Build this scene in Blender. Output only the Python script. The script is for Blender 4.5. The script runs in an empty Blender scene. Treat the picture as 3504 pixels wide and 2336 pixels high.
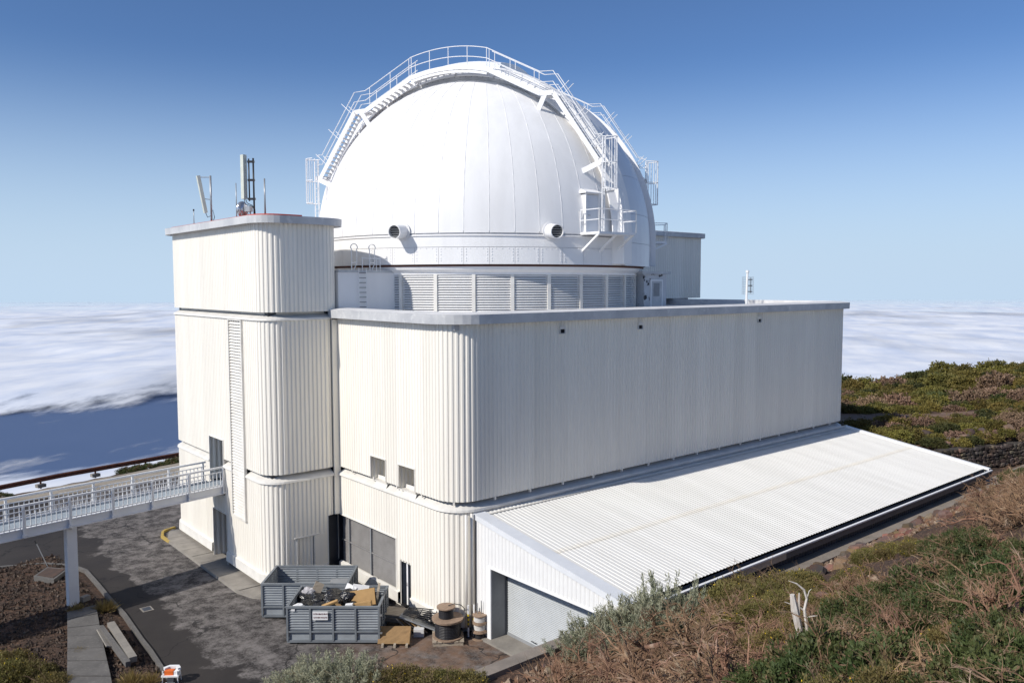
import bpy, math, random
import numpy as np
from mathutils import Vector, Matrix
random.seed(7); rng = np.random.default_rng(7)
SC = 0.8                      # every length below is in plan units of 0.8 m; scaled to metres at the end
scene = bpy.context.scene
COL = scene.collection
# ------------------------------------------------------------------ camera
CAM = Vector((-23.6415, -32.2658, 17.8852))
yaw, pitch, roll = math.radians(49.62), math.radians(4.03), math.radians(0.1056)
fw = Vector((math.cos(yaw)*math.cos(pitch), math.sin(yaw)*math.cos(pitch), -math.sin(pitch)))
rt = Vector((math.sin(yaw), -math.cos(yaw), 0)); dn = fw.cross(rt)
r2 = rt*math.cos(roll) + dn*math.sin(roll); d2 = -rt*math.sin(roll) + dn*math.cos(roll)
cd = bpy.data.cameras.new('camera'); cam = bpy.data.objects.new('camera', cd); COL.objects.link(cam)
cd.sensor_width = 36; cd.lens = 2776/3504*36; cd.clip_start = 0.3; cd.clip_end = 200000
m3 = Matrix((r2, -d2, -fw)).transposed()
cam.matrix_world = Matrix.Translation(CAM*SC) @ m3.to_4x4()
scene.camera = cam
# ------------------------------------------------------------------ sky and sun
SUN = Vector((-1.26, 0.07, 1.0)).normalized()       # direction towards the sun
world = bpy.data.worlds.new('World'); scene.world = world; world.use_nodes = True
wn = world.node_tree.nodes; wl = world.node_tree.links
bg = wn['Background']
sky = wn.new('ShaderNodeTexSky'); sky.sky_type = 'NISHITA'; sky.sun_disc = False
sky.sun_elevation = math.asin(SUN.z); sky.sun_rotation = math.atan2(SUN.x, SUN.y)
sky.altitude = 2300; sky.air_density = 1.0; sky.dust_density = 4.0; sky.ozone_density = 3.0
bg.inputs[1].default_value = 0.090
tint = wn.new('ShaderNodeMix'); tint.data_type = 'RGBA'; tint.blend_type = 'MULTIPLY'; tint.inputs[0].default_value = 1.0
wl.new(sky.outputs[0], tint.inputs[6]); tint.inputs[7].default_value = (0.72, 0.89, 1.08, 1)
tcw = wn.new('ShaderNodeTexCoord'); sx = wn.new('ShaderNodeSeparateXYZ'); wl.new(tcw.outputs['Generated'], sx.inputs[0])
tz = wn.new('ShaderNodeMapRange'); tz.inputs['From Min'].default_value = 0.38; tz.inputs['From Max'].default_value = 0.80; tz.inputs['To Min'].default_value = 1.0; tz.inputs['To Max'].default_value = 0.0
wl.new(sx.outputs['Z'], tz.inputs['Value']); wl.new(tz.outputs[0], tint.inputs[0])      # the plain model overhead
hz = wn.new('ShaderNodeMapRange'); hz.inputs['From Min'].default_value = 0.27; hz.inputs['From Max'].default_value = -0.01; hz.interpolation_type = 'SMOOTHSTEP'
wl.new(sx.outputs['Z'], hz.inputs['Value'])
hmix = wn.new('ShaderNodeMix'); hmix.data_type = 'RGBA'; wl.new(hz.outputs[0], hmix.inputs[0]); wl.new(tint.outputs[2], hmix.inputs[6])
hmix.inputs[7].default_value = (4.9, 6.3, 7.9, 1)          # pale haze low over the sea of clouds
wl.new(hmix.outputs[2], bg.inputs[0])
sd = bpy.data.lights.new('sun', 'SUN'); sun = bpy.data.objects.new('sun', sd); COL.objects.link(sun)
sd.energy = 3.35; sd.angle = math.radians(0.53); sd.color = (1.0, 0.95, 0.87)
sun.rotation_euler = (-SUN).to_track_quat('-Z', 'Y').to_euler()
scene.view_settings.view_transform = 'Standard'; scene.view_settings.look = 'None'
scene.view_settings.exposure = 0.29; scene.view_settings.gamma = 1.0
scene.view_settings.use_curve_mapping = False
scene.render.engine = 'CYCLES'
scene.cycles.max_bounces = 8; scene.cycles.transparent_max_bounces = 12

# ------------------------------------------------------------------ materials
def mat(name, c1, c2=None, scale=1.0, detail=5.0, ramp=(0.38, 0.66), rough=0.6, stretch=(1, 1, 1), bump=0.0, bscale=None,
        spec=0.4, metal=0.0, c3=None, scale3=8.0, ramp3=(0.5, 0.7), amt3=1.0, obj_random=0.0, trans=0.0, sheet=0.0):
    m = bpy.data.materials.new(name); m.use_nodes = True
    N = m.node_tree.nodes; L = m.node_tree.links; P = N['Principled BSDF']
    P.inputs['Roughness'].default_value = rough; P.inputs['Specular IOR Level'].default_value = spec
    P.inputs['Metallic'].default_value = metal
    g = N.new('ShaderNodeNewGeometry'); mp = N.new('ShaderNodeMapping'); mp.inputs['Scale'].default_value = stretch
    L.new(g.outputs['Position'], mp.inputs['Vector'])
    col = None
    def noise(sc, det=detail, ro=0.6):
        n = N.new('ShaderNodeTexNoise'); n.inputs['Scale'].default_value = sc; n.inputs['Detail'].default_value = det
        n.inputs['Roughness'].default_value = ro; L.new(mp.outputs[0], n.inputs['Vector']); return n
    def rampn(src, a, b):
        r = N.new('ShaderNodeMapRange'); r.inputs['From Min'].default_value = a; r.inputs['From Max'].default_value = b
        L.new(src, r.inputs['Value']); return r.outputs[0]
    def mix(f, a, b):
        x = N.new('ShaderNodeMix'); x.data_type = 'RGBA'
        if hasattr(f, 'is_linked') or not isinstance(f, (int, float)): L.new(f, x.inputs[0])
        else: x.inputs[0].default_value = f
        for s, v in ((x.inputs[6], a), (x.inputs[7], b)):
            if isinstance(v, tuple): s.default_value = (*v, 1)
            else: L.new(v, s)
        return x.outputs[2]
    if c2 is None: col = c1
    else: col = mix(rampn(noise(scale).outputs['Fac'], *ramp), c1, c2)
    if c3 is not None:
        r = rampn(noise(scale3).outputs['Fac'], *ramp3)
        if amt3 != 1.0:
            q = N.new('ShaderNodeMath'); q.operation = 'MULTIPLY'; q.inputs[1].default_value = amt3; L.new(r, q.inputs[0]); r = q.outputs[0]
        col = mix(r, col, c3)
    if sheet:                                     # slight tone change from one cladding sheet to the next
        sp = N.new('ShaderNodeSeparateXYZ'); L.new(g.outputs['Position'], sp.inputs[0]); ad = N.new('ShaderNodeMath'); ad.operation = 'ADD'; L.new(sp.outputs[0], ad.inputs[0]); L.new(sp.outputs[1], ad.inputs[1])
        dv = N.new('ShaderNodeMath'); dv.operation = 'DIVIDE'; dv.inputs[1].default_value = sheet; L.new(ad.outputs[0], dv.inputs[0]); fl = N.new('ShaderNodeMath'); fl.operation = 'FLOOR'; L.new(dv.outputs[0], fl.inputs[0])
        wn_ = N.new('ShaderNodeTexWhiteNoise'); wn_.noise_dimensions = '1D'; L.new(fl.outputs[0], wn_.inputs['W'])
        rs_ = N.new('ShaderNodeMapRange'); rs_.inputs['To Min'].default_value = 0.955; rs_.inputs['To Max'].default_value = 1.03; L.new(wn_.outputs['Value'], rs_.inputs['Value'])
        hv = N.new('ShaderNodeHueSaturation'); L.new(rs_.outputs[0], hv.inputs['Value']); L.new(col, hv.inputs['Color']); col = hv.outputs[0]
    if obj_random:
        oi = N.new('ShaderNodeObjectInfo'); hs = N.new('ShaderNodeHueSaturation')
        rr = N.new('ShaderNodeMapRange'); rr.inputs['To Min'].default_value = 1-obj_random; rr.inputs['To Max'].default_value = 1+obj_random
        L.new(oi.outputs['Random'], rr.inputs['Value']); L.new(rr.outputs[0], hs.inputs['Value'])
        rh = N.new('ShaderNodeMapRange'); rh.inputs['To Min'].default_value = 0.5-obj_random*0.06; rh.inputs['To Max'].default_value = 0.5+obj_random*0.06
        mm = N.new('ShaderNodeMath'); mm.operation = 'MULTIPLY'; mm.inputs[1].default_value = 7.31
        fr = N.new('ShaderNodeMath'); fr.operation = 'FRACT'; L.new(oi.outputs['Random'], mm.inputs[0]); L.new(mm.outputs[0], fr.inputs[0])
        L.new(fr.outputs[0], rh.inputs['Value']); L.new(rh.outputs[0], hs.inputs['Hue'])
        if isinstance(col, tuple): hs.inputs['Color'].default_value = (*col, 1)
        else: L.new(col, hs.inputs['Color'])
        col = hs.outputs[0]
    if isinstance(col, tuple): P.inputs['Base Color'].default_value = (*col, 1)
    else: L.new(col, P.inputs['Base Color'])
    if bump:
        b = N.new('ShaderNodeBump'); b.inputs['Strength'].default_value = 1.0; b.inputs['Distance'].default_value = bump
        L.new(noise(bscale or scale*4, 6).outputs['Fac'], b.inputs['Height']); L.new(b.outputs[0], P.inputs['Normal'])
    if trans:
        out = N['Material Output']; tr = N.new('ShaderNodeBsdfTranslucent'); ms = N.new('ShaderNodeMixShader'); ms.inputs[0].default_value = trans
        if isinstance(col, tuple): tr.inputs['Color'].default_value = (*col, 1)
        else: L.new(col, tr.inputs['Color'])
        L.new(P.outputs[0], ms.inputs[1]); L.new(tr.outputs[0], ms.inputs[2]); L.new(ms.outputs[0], out.inputs['Surface'])
    return m

M = {}
M['cream'] = mat('cream_cladding', (0.885, 0.845, 0.762), (0.84, 0.80, 0.72), 1.2, rough=0.5, stretch=(1.6, 1.6, 0.10), c3=(0.50, 0.47, 0.42), scale3=2.2, ramp3=(0.60, 0.85), amt3=0.3, sheet=1.05)
M['cream2'] = mat('cream_flashing', (0.80, 0.775, 0.72), (0.70, 0.67, 0.62), 1.5, rough=0.5)
M['white'] = mat('white_dome_paint', (0.89, 0.88, 0.87), (0.83, 0.82, 0.81), 0.8, stretch=(1.3, 1.3, 0.22), rough=0.42, c3=(0.55, 0.52, 0.5), scale3=9, ramp3=(0.71, 0.75), amt3=0.35, obj_random=0.022)
M['shutter_white'] = mat('shutter_paint', (0.72, 0.74, 0.77), (0.66, 0.68, 0.72), 0.6, rough=0.35)
M['rail'] = mat('white_rail_paint', (0.86, 0.86, 0.86), rough=0.45)
M['seam'] = mat('seam_grey', (0.62, 0.62, 0.63), rough=0.6)  # plain grey shell colour showing in the joints between dome panels
M['fascia'] = mat('weathered_fascia', (0.60, 0.605, 0.61), (0.46, 0.47, 0.49), 0.9, rough=0.6, c3=(0.75, 0.75, 0.74), scale3=2.2, ramp3=(0.55, 0.7), amt3=0.6)
M['coping'] = mat('coping_top', (0.72, 0.715, 0.71), (0.60, 0.60, 0.61), 1.5, rough=0.65, c3=(0.52, 0.38, 0.26), scale3=1.3, ramp3=(0.68, 0.8), amt3=0.7)
M['red'] = mat('red_roof_paint', (0.50, 0.075, 0.045), (0.38, 0.06, 0.04), 2, rough=0.6)
M['roof'] = mat('roof_membrane', (0.55, 0.55, 0.56), (0.42, 0.42, 0.43), 1, rough=0.8)
M['treadgrey'] = mat('tread_grey', (0.55, 0.55, 0.56), rough=0.6)
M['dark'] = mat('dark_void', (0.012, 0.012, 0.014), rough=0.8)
M['dgrey'] = mat('dark_grey_metal', (0.06, 0.065, 0.075), (0.045, 0.05, 0.06), 2, rough=0.5)
M['mgrey'] = mat('mid_grey_paint', (0.30, 0.31, 0.32), (0.25, 0.26, 0.27), 2, rough=0.5)
M['louv'] = mat('grey_louvre', (0.30, 0.29, 0.285), (0.25, 0.24, 0.235), 2.5, rough=0.5)
M['rollup'] = mat('rollup_shutter', (0.46, 0.48, 0.49), (0.42, 0.44, 0.45), 1.5, rough=0.4)
M['blackmetal'] = mat('black_metal', (0.03, 0.03, 0.032), rough=0.4)
M['galv'] = mat('galvanised', (0.40, 0.41, 0.42), (0.32, 0.33, 0.34), 6, rough=0.4, metal=0.5)
M['rust'] = mat('rusty_brown', (0.17, 0.062, 0.038), (0.11, 0.045, 0.032), 4, rough=0.7)
M['antenna'] = mat('antenna_radome', (0.66, 0.68, 0.60), (0.58, 0.60, 0.52), 3, rough=0.5)
M['deck'] = mat('bridge_deck', (0.33, 0.38, 0.42), (0.28, 0.32, 0.36), 2, rough=0.6)
M['bridge'] = mat('bridge_paint', (0.82, 0.82, 0.82), (0.75, 0.75, 0.76), 1.2, rough=0.5, c3=(0.4, 0.3, 0.2), scale3=4, ramp3=(0.72, 0.8), amt3=0.6)
M['concrete'] = mat('concrete', (0.30, 0.275, 0.24), (0.23, 0.21, 0.185), 1.4, rough=0.85, c3=(0.14, 0.13, 0.12), scale3=3, ramp3=(0.6, 0.8), amt3=0.7, bump=0.01, bscale=20)
M['concrete_dark'] = mat('concrete_path', (0.150, 0.142, 0.134), (0.110, 0.104, 0.098), 1.2, rough=0.9, c3=(0.26, 0.24, 0.22), scale3=9, ramp3=(0.55, 0.75), amt3=0.6, bump=0.015, bscale=25)
M['yellow'] = mat('yellow_kerb_paint', (0.50, 0.34, 0.06), (0.34, 0.26, 0.11), 6, rough=0.6)
M['soil'] = mat('volcanic_soil', (0.098, 0.056, 0.036), (0.052, 0.035, 0.027), 0.9, rough=0.95, c3=(0.21, 0.13, 0.085), scale3=6, ramp3=(0.55, 0.72), amt3=0.8, bump=0.10, bscale=7)
M['rockmix'] = mat('volcanic_rock', (0.19, 0.105, 0.062), (0.11, 0.095, 0.088), 0.8, rough=0.9, c3=(0.22, 0.20, 0.185), scale3=5, ramp3=(0.58, 0.75), amt3=0.6, bump=0.03, bscale=9, obj_random=0.55)
M['wallstone'] = mat('wall_stone', (0.075, 0.066, 0.060), (0.11, 0.075, 0.05), 0.7, rough=0.9, bump=0.03, bscale=8, obj_random=0.65)
M['mortar'] = mat('dark_mortar', (0.05, 0.043, 0.038), (0.08, 0.068, 0.058), 3, rough=0.95)
M['wood'] = mat('weathered_timber', (0.31, 0.19, 0.085), (0.22, 0.135, 0.06), 1.2, stretch=(0.6, 6, 6), rough=0.75)
M['palewood'] = mat('pale_timber', (0.42, 0.36, 0.28), (0.28, 0.23, 0.18), 2, stretch=(1, 6, 6), rough=0.8)
M['skipgrey'] = mat('skip_paint', (0.33, 0.355, 0.375), (0.27, 0.29, 0.31), 1.5, rough=0.5, c3=(0.17, 0.12, 0.09), scale3=5, ramp3=(0.66, 0.8), amt3=0.5)
M['skipdark'] = mat('skip_frame_paint', (0.20, 0.22, 0.24), (0.16, 0.175, 0.19), 2, rough=0.5)
M['bag'] = mat('black_plastic', (0.012, 0.011, 0.012), rough=0.22, spec=0.6, bump=0.05, bscale=5)
M['clearbag'] = mat('translucent_plastic', (0.55, 0.53, 0.54), (0.3, 0.28, 0.29), 5, rough=0.25, bump=0.05, bscale=6)
M['cardboard'] = mat('cardboard', (0.46, 0.285, 0.12), (0.38, 0.235, 0.10), 2, rough=0.8)
M['paper'] = mat('white_paper', (0.78, 0.78, 0.78), rough=0.7)
M['cable'] = mat('black_cable', (0.022, 0.022, 0.026), rough=0.4)
M['reelwood'] = mat('reel_wood', (0.34, 0.24, 0.17), (0.24, 0.17, 0.12), 3, rough=0.8, stretch=(2, 8, 2))
M['rope'] = mat('white_cable', (0.62, 0.60, 0.58), (0.5, 0.48, 0.46), 9, rough=0.6)
M['yb'] = mat('yellow_paint', (0.70, 0.52, 0.04), rough=0.5)
M['orange'] = mat('orange_plastic', (0.80, 0.17, 0.03), (0.72, 0.14, 0.03), 3, rough=0.5)
M['navy'] = mat('navy_eave', (0.075, 0.085, 0.11), (0.06, 0.07, 0.09), 1.5, rough=0.5)
M['glass'] = mat('window_glass', (0.06, 0.09, 0.12), rough=0.08, spec=0.6)
M['grassdry'] = mat('dry_grass', (0.30, 0.21, 0.08), (0.21, 0.17, 0.055), 6, rough=0.8, trans=0.25)
M['leaf_green'] = mat('green_leaf', (0.046, 0.070, 0.018), (0.092, 0.108, 0.034), 1.8, rough=0.65, c3=(0.20, 0.14, 0.07), scale3=2.6, ramp3=(0.53, 0.66), amt3=0.85, obj_random=0.22, trans=0.2)
M['leaf_olive'] = mat('olive_leaf', (0.150, 0.138, 0.038), (0.215, 0.175, 0.060), 1.6, rough=0.65, c3=(0.22, 0.15, 0.07), scale3=3.0, ramp3=(0.52, 0.72), amt3=0.7, obj_random=0.22, trans=0.22)
M['leaf_grey'] = mat('grey_green_leaf', (0.33, 0.345, 0.235), (0.43, 0.415, 0.295), 2.0, rough=0.65, obj_random=0.1, trans=0.3)
M['leaf_hill'] = mat('hill_leaf', (0.190, 0.155, 0.036), (0.120, 0.112, 0.030), 0.7, rough=0.7, c3=(0.20, 0.145, 0.028), scale3=1.3, ramp3=(0.54, 0.72), amt3=0.8, obj_random=0.3, trans=0.2)
M['leaf_dead'] = mat('dead_leaf', (0.20, 0.125, 0.07), (0.27, 0.19, 0.12), 2, rough=0.8, obj_random=0.2)
M['bark'] = mat('dead_bark', (0.165, 0.092, 0.055), (0.31, 0.19, 0.115), 2.5, rough=0.85, c3=(0.50, 0.40, 0.30), scale3=2.2, ramp3=(0.55, 0.7), amt3=0.6, obj_random=0.2)
M['bleached'] = mat('bleached_wood', (0.70, 0.66, 0.62), (0.50, 0.44, 0.38), 3, stretch=(4, 4, 0.8), rough=0.8)
M['flower'] = mat('yellow_flower', (0.72, 0.50, 0.02), rough=0.6)
M['hillgrey'] = mat('bare_lava_slope', (0.085, 0.075, 0.075), (0.06, 0.055, 0.055), 0.05, rough=0.95)

# asphalt: dark tarmac, pale worn patches, rusty dust near the workshop corner
def asphalt():
    m = mat('asphalt', (0.027, 0.023, 0.022), (0.040, 0.034, 0.031), 0.35, rough=0.9, bump=0.006, bscale=40)
    N = m.node_tree.nodes; L = m.node_tree.links; P = N['Principled BSDF']
    base = P.inputs['Base Color'].links[0].from_socket
    g = N.new('ShaderNodeNewGeometry')
    def noise(sc, det, ro=0.65):
        n = N.new('ShaderNodeTexNoise'); n.inputs['Scale'].default_value = sc; n.inputs['Detail'].default_value = det; n.inputs['Roughness'].default_value = ro
        L.new(g.outputs['Position'], n.inputs['Vector']); return n.outputs['Fac']
    def mr(s, a, b):
        r = N.new('ShaderNodeMapRange'); r.inputs['From Min'].default_value = a; r.inputs['From Max'].default_value = b; L.new(s, r.inputs['Value']); return r.outputs[0]
    def mul(a, b):
        q = N.new('ShaderNodeMath'); q.operation = 'MULTIPLY'
        for s, v in ((q.inputs[0], a), (q.inputs[1], b)):
            if isinstance(v, float): s.default_value = v
            else: L.new(v, s)
        return q.outputs[0]
    def mix(f, a, b):
        x = N.new('ShaderNodeMix'); x.data_type = 'RGBA'; L.new(f, x.inputs[0]); L.new(a, x.inputs[6]); x.inputs[7].default_value = (*b, 1); return x.outputs[2]
    sep = N.new('ShaderNodeSeparateXYZ'); L.new(g.outputs['Position'], sep.inputs[0])
    # worn pale side: everything east of a wavering line x = -9.6 (plan)
    nb = noise(0.35, 4)
    q = N.new('ShaderNodeMath'); q.operation = 'MULTIPLY_ADD'; q.inputs[1].default_value = 5.0; L.new(nb, q.inputs[0]); L.new(sep.outputs['X'], q.inputs[2])
    side = mr(q.outputs[0], -5.6, -5.35)
    pale = mul(mul(mr(noise(1.3, 11, 0.80), 0.43, 0.60), side), 0.9)
    c = mix(pale, base, (0.215, 0.195, 0.183))
    spk = mul(mr(noise(14, 3), 0.52, 0.72), 0.55)
    c = mix(mul(spk, side), c, (0.27, 0.25, 0.24))
    # rusty dust
    vd = N.new('ShaderNodeVectorMath'); vd.operation = 'DISTANCE'; vd.inputs[1].default_value = (-2.2*SC, -2.0*SC, 0)
    L.new(g.outputs['Position'], vd.inputs[0])
    dust = mul(mr(vd.outputs['Value'], 5.2, 1.5), mr(noise(0.8, 7), 0.35, 0.6))
    c = mix(mul(dust, 0.85), c, (0.20, 0.115, 0.07))
    # hairline cracks
    dn_ = N.new('ShaderNodeVectorMath'); dn_.operation = 'MULTIPLY_ADD'; nz = N.new('ShaderNodeTexNoise'); nz.inputs['Scale'].default_value = 1.1; nz.inputs['Detail'].default_value = 5; L.new(g.outputs['Position'], nz.inputs['Vector'])
    dn_.inputs[1].default_value = (1.6, 1.6, 0); L.new(nz.outputs['Color'], dn_.inputs[0]); L.new(g.outputs['Position'], dn_.inputs[2])
    vo = N.new('ShaderNodeTexVoronoi'); vo.feature = 'DISTANCE_TO_EDGE'; vo.inputs['Scale'].default_value = 0.22; L.new(dn_.outputs[0], vo.inputs['Vector'])
    ck = mul(mr(vo.outputs['Distance'], 0.011, 0.004), mr(noise(0.3, 2), 0.42, 0.5)); c = mix(mul(ck, 0.85), c, (0.012, 0.011, 0.011))
    L.new(c, P.inputs['Base Color'])
    return m
M['asphalt'] = asphalt()

def shed_roof_mat():
    m = mat('shed_roof_sheet', (0.82, 0.805, 0.765), (0.75, 0.735, 0.695), 0.8, stretch=(1.5, 0.12, 1), rough=0.5)
    N = m.node_tree.nodes; L = m.node_tree.links; P = N['Principled BSDF']; base = P.inputs['Base Color'].links[0].from_socket
    g = N.new('ShaderNodeNewGeometry'); s = N.new('ShaderNodeSeparateXYZ'); L.new(g.outputs['Position'], s.inputs[0])
    d = N.new('ShaderNodeMath'); d.operation = 'ADD'; d.inputs[1].default_value = 5.3*SC; L.new(s.outputs['Y'], d.inputs[0])
    a = N.new('ShaderNodeMath'); a.operation = 'ABSOLUTE'; L.new(d.outputs[0], a.inputs[0])
    r = N.new('ShaderNodeMapRange'); r.inputs['From Min'].default_value = 0.22; r.inputs['From Max'].default_value = 0.05; r.inputs['To Max'].default_value = 0.25; L.new(a.outputs[0], r.inputs['Value'])
    n = N.new('ShaderNodeTexNoise'); n.inputs['Scale'].default_value = 1.2; n.inputs['Detail'].default_value = 5; L.new(g.outputs['Position'], n.inputs['Vector'])
    q = N.new('ShaderNodeMath'); q.operation = 'MULTIPLY'; L.new(r.outputs[0], q.inputs[0]); L.new(n.outputs['Fac'], q.inputs[1])
    x = N.new('ShaderNodeMix'); x.data_type = 'RGBA'; L.new(q.outputs[0], x.inputs[0]); L.new(base, x.inputs[6]); x.inputs[7].default_value = (0.78, 0.58, 0.24, 1)
    L.new(x.outputs[2], P.inputs['Base Color']); return m
M['shedroof'] = shed_roof_mat()

# ------------------------------------------------------------------ mesh helpers
class MB:
    def __init__(s): s.v = []; s.f = []
    def add(s, vs, fs):
        o = len(s.v); s.v += [tuple(p) for p in vs]; s.f += [tuple(i+o for i in f) for f in fs]; return s
    def box(s, x0, x1, y0, y1, z0, z1):
        return s.add([(x0,y0,z0),(x1,y0,z0),(x1,y1,z0),(x0,y1,z0),(x0,y0,z1),(x1,y0,z1),(x1,y1,z1),(x0,y1,z1)],
                     [(0,3,2,1),(4,5,6,7),(0,1,5,4),(1,2,6,5),(2,3,7,6),(3,0,4,7)])
    def obox(s, c, ax, ay, az, hx, hy, hz):
        c = Vector(c); ax, ay, az = Vector(ax).normalized(), Vector(ay).normalized(), Vector(az).normalized(); vs = []
        for k in (-1, 1):
            for i, j in ((-1,-1),(1,-1),(1,1),(-1,1)): vs.append(c+ax*hx*i+ay*hy*j+az*hz*k)
        return s.add(vs, [(0,3,2,1),(4,5,6,7),(0,1,5,4),(1,2,6,5),(2,3,7,6),(3,0,4,7)])
    def bar(s, p, q, w, h=None, up=(0,0,1)):
        p, q = Vector(p), Vector(q); d = q-p; L = d.length
        if L < 1e-6: return s
        up = Vector(up)
        if abs(d.normalized().dot(up)) > 0.98: up = Vector((1,0,0))
        a = d.cross(up).normalized(); b = a.cross(d).normalized()
        return s.obox((p+q)/2, d, a, b, L/2, w/2, (h or w)/2)
    def tube(s, pts, r, n=6, cap=True):
        pts = [Vector(p) for p in pts]; rs = r if isinstance(r, (list, tuple)) else [r]*len(pts)
        o = len(s.v); prev = None
        for i, p in enumerate(pts):
            t = (pts[min(i+1, len(pts)-1)]-pts[max(i-1, 0)])
            t = t.normalized() if t.length > 1e-9 else Vector((0,0,1))
            if prev is None:
                a = t.orthogonal().normalized()
            else:
                a = prev - t*prev.dot(t); a = a.normalized() if a.length > 1e-6 else t.orthogonal().normalized()
            prev = a; b = t.cross(a)
            for k in range(n):
                an = 2*math.pi*k/n; s.v.append(tuple(p+(a*math.cos(an)+b*math.sin(an))*rs[i]))
        for i in range(len(pts)-1):
            for k in range(n):
                k2 = (k+1) % n; s.f.append((o+i*n+k, o+i*n+k2, o+(i+1)*n+k2, o+(i+1)*n+k))
        if cap:
            s.f.append(tuple(o+k for k in reversed(range(n)))); e = o+(len(pts)-1)*n; s.f.append(tuple(e+k for k in range(n)))
        return s
    def lathe(s, prof, n=32, c=(0,0,0), a0=0.0, a1=2*math.pi):
        o = len(s.v); full = abs(a1-a0-2*math.pi) < 1e-6; m = n if full else n+1
        for k in range(m):
            a = a0+(a1-a0)*k/n
            for r, z in prof: s.v.append((c[0]+r*math.cos(a), c[1]+r*math.sin(a), c[2]+z))
        P = len(prof)
        for k in range(n):
            k2 = (k+1) % m
            for i in range(P-1): s.f.append((o+k*P+i, o+k2*P+i, o+k2*P+i+1, o+k*P+i+1))
        return s
    def poly(s, pts, z0, z1):
        n = len(pts); o = len(s.v)
        s.v += [(p[0], p[1], z0) for p in pts]+[(p[0], p[1], z1) for p in pts]
        s.f.append(tuple(o+n+i for i in range(n))); s.f.append(tuple(o+i for i in reversed(range(n))))
        for i in range(n): j = (i+1) % n; s.f.append((o+i, o+j, o+n+j, o+n+i))
        return s

ORG = {}
def mesh_from(mb, name, material, org=(0,0,0), smooth=False):
    me = bpy.data.meshes.new(name)
    v = np.array(mb.v, dtype=float) - np.array(org)
    me.from_pydata(v.tolist(), [], mb.f); me.materials.append(material)
    if smooth: me.shade_smooth()
    return me
def tag(o, label=None, cat=None, group=None, kind=None):
    if label: o['label'] = label
    if cat: o['category'] = cat
    if group: o['group'] = group
    if kind: o['kind'] = kind
    return o
def thing(name, label, cat, loc, group=None):
    o = bpy.data.objects.new(name, None); COL.objects.link(o); o.location = loc; ORG[o] = Vector(loc); o.empty_display_size = 0.2
    return tag(o, label, cat, group)
def part(name, mb, m, parent, smooth=False, label=None, kind=None):
    me = mesh_from(mb, name, M[m] if isinstance(m, str) else m, ORG[parent], smooth)
    o = bpy.data.objects.new(name, me); COL.objects.link(o); o.parent = parent; ORG[o] = ORG[parent]
    return tag(o, label, None, None, kind)
def single(name, mb, m, loc, label=None, cat=None, group=None, kind=None, smooth=False):
    me = mesh_from(mb, name, M[m] if isinstance(m, str) else m, loc, smooth)
    o = bpy.data.objects.new(name, me); COL.objects.link(o); o.location = loc; ORG[o] = Vector(loc)
    return tag(o, label, cat, group, kind)
def inst(name, me, parent, loc, rot=(0,0,0)):
    o = bpy.data.objects.new(name, me); COL.objects.link(o); o.parent = parent; o.location = Vector(loc)-ORG[parent]; o.rotation_euler = rot; ORG[o] = Vector(loc)
    return o
def epart(name, parent):
    o = bpy.data.objects.new(name, None); COL.objects.link(o); o.parent = parent; o.location = (0, 0, 0); ORG[o] = ORG[parent]; o.empty_display_size = .2; return o
def copy_thing(root, loc, rotz=0.0, scale=None, label=None, group=None):
    r = root.copy(); COL.objects.link(r); r.location = loc; r.rotation_euler = (0, 0, rotz); ORG[r] = Vector(loc)
    if scale is not None: r.scale = scale
    if label: r['label'] = label
    if group: r['group'] = group
    for ch in root.children:
        c = ch.copy(); COL.objects.link(c); c.parent = r
        for g in ch.children:
            d = g.copy(); COL.objects.link(d); d.parent = c
    return r

class Path:      # counter-clockwise outline with rounded corners; outward normal on the right-hand side
    def __init__(s, pts, rad, closed):
        s.seg = []; n = len(pts); pts = [Vector(p) for p in pts]
        cur = []
        for i in range(n):
            r = rad[i] if isinstance(rad, (list, tuple)) else rad
            if (not closed and i in (0, n-1)) or r <= 0: cur.append((pts[i], pts[i], None)); continue
            a = (pts[i-1]-pts[i]).normalized(); b = (pts[(i+1) % n]-pts[i]).normalized()
            h = math.acos(max(-1, min(1, a.dot(b))))/2; t = r/math.tan(h); c = pts[i]+(a+b).normalized()*(r/math.sin(h))
            cur.append((pts[i]+a*t, pts[i]+b*t, (c, r)))
        m = n if closed else n-1
        for i in range(n):
            if cur[i][2] is not None:
                c, r = cur[i][2]; a0 = math.atan2(cur[i][0].y-c.y, cur[i][0].x-c.x); a1 = math.atan2(cur[i][1].y-c.y, cur[i][1].x-c.x)
                da = (a1-a0+math.pi) % (2*math.pi)-math.pi
                s.seg.append(('A', c, r, a0, da, abs(r*da)))
            if i < m:
                p, q = cur[i][1], cur[(i+1) % n][0]; s.seg.append(('L', p, q, (q-p).length))
        s.len = sum(g[-1] for g in s.seg); s.closed = closed
    def at(s, t):
        for g in s.seg:
            if t <= g[-1]+1e-9:
                if g[0] == 'L':
                    d = (g[2]-g[1]).normalized(); p = g[1]+d*t; return p.x, p.y, d.y, -d.x
                a = g[3]+g[4]*t/g[-1]; sg = 1 if g[4] > 0 else -1
                return g[1].x+g[2]*math.cos(a), g[1].y+g[2]*math.sin(a), sg*math.cos(a), sg*math.sin(a)
            t -= g[-1]
        return s.at(s.len-1e-6) if s.seg else None
    def stops(s, da=0.2):
        out = []; t = 0
        for g in s.seg:
            k = 1 if g[0] == 'L' else max(3, int(abs(g[4])/da)+1)
            if g[-1] > 1e-6: out += [t+g[-1]*i/k for i in range(k)]
            t += g[-1]
        if not s.closed: out.append(s.len-1e-7)
        return out
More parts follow.
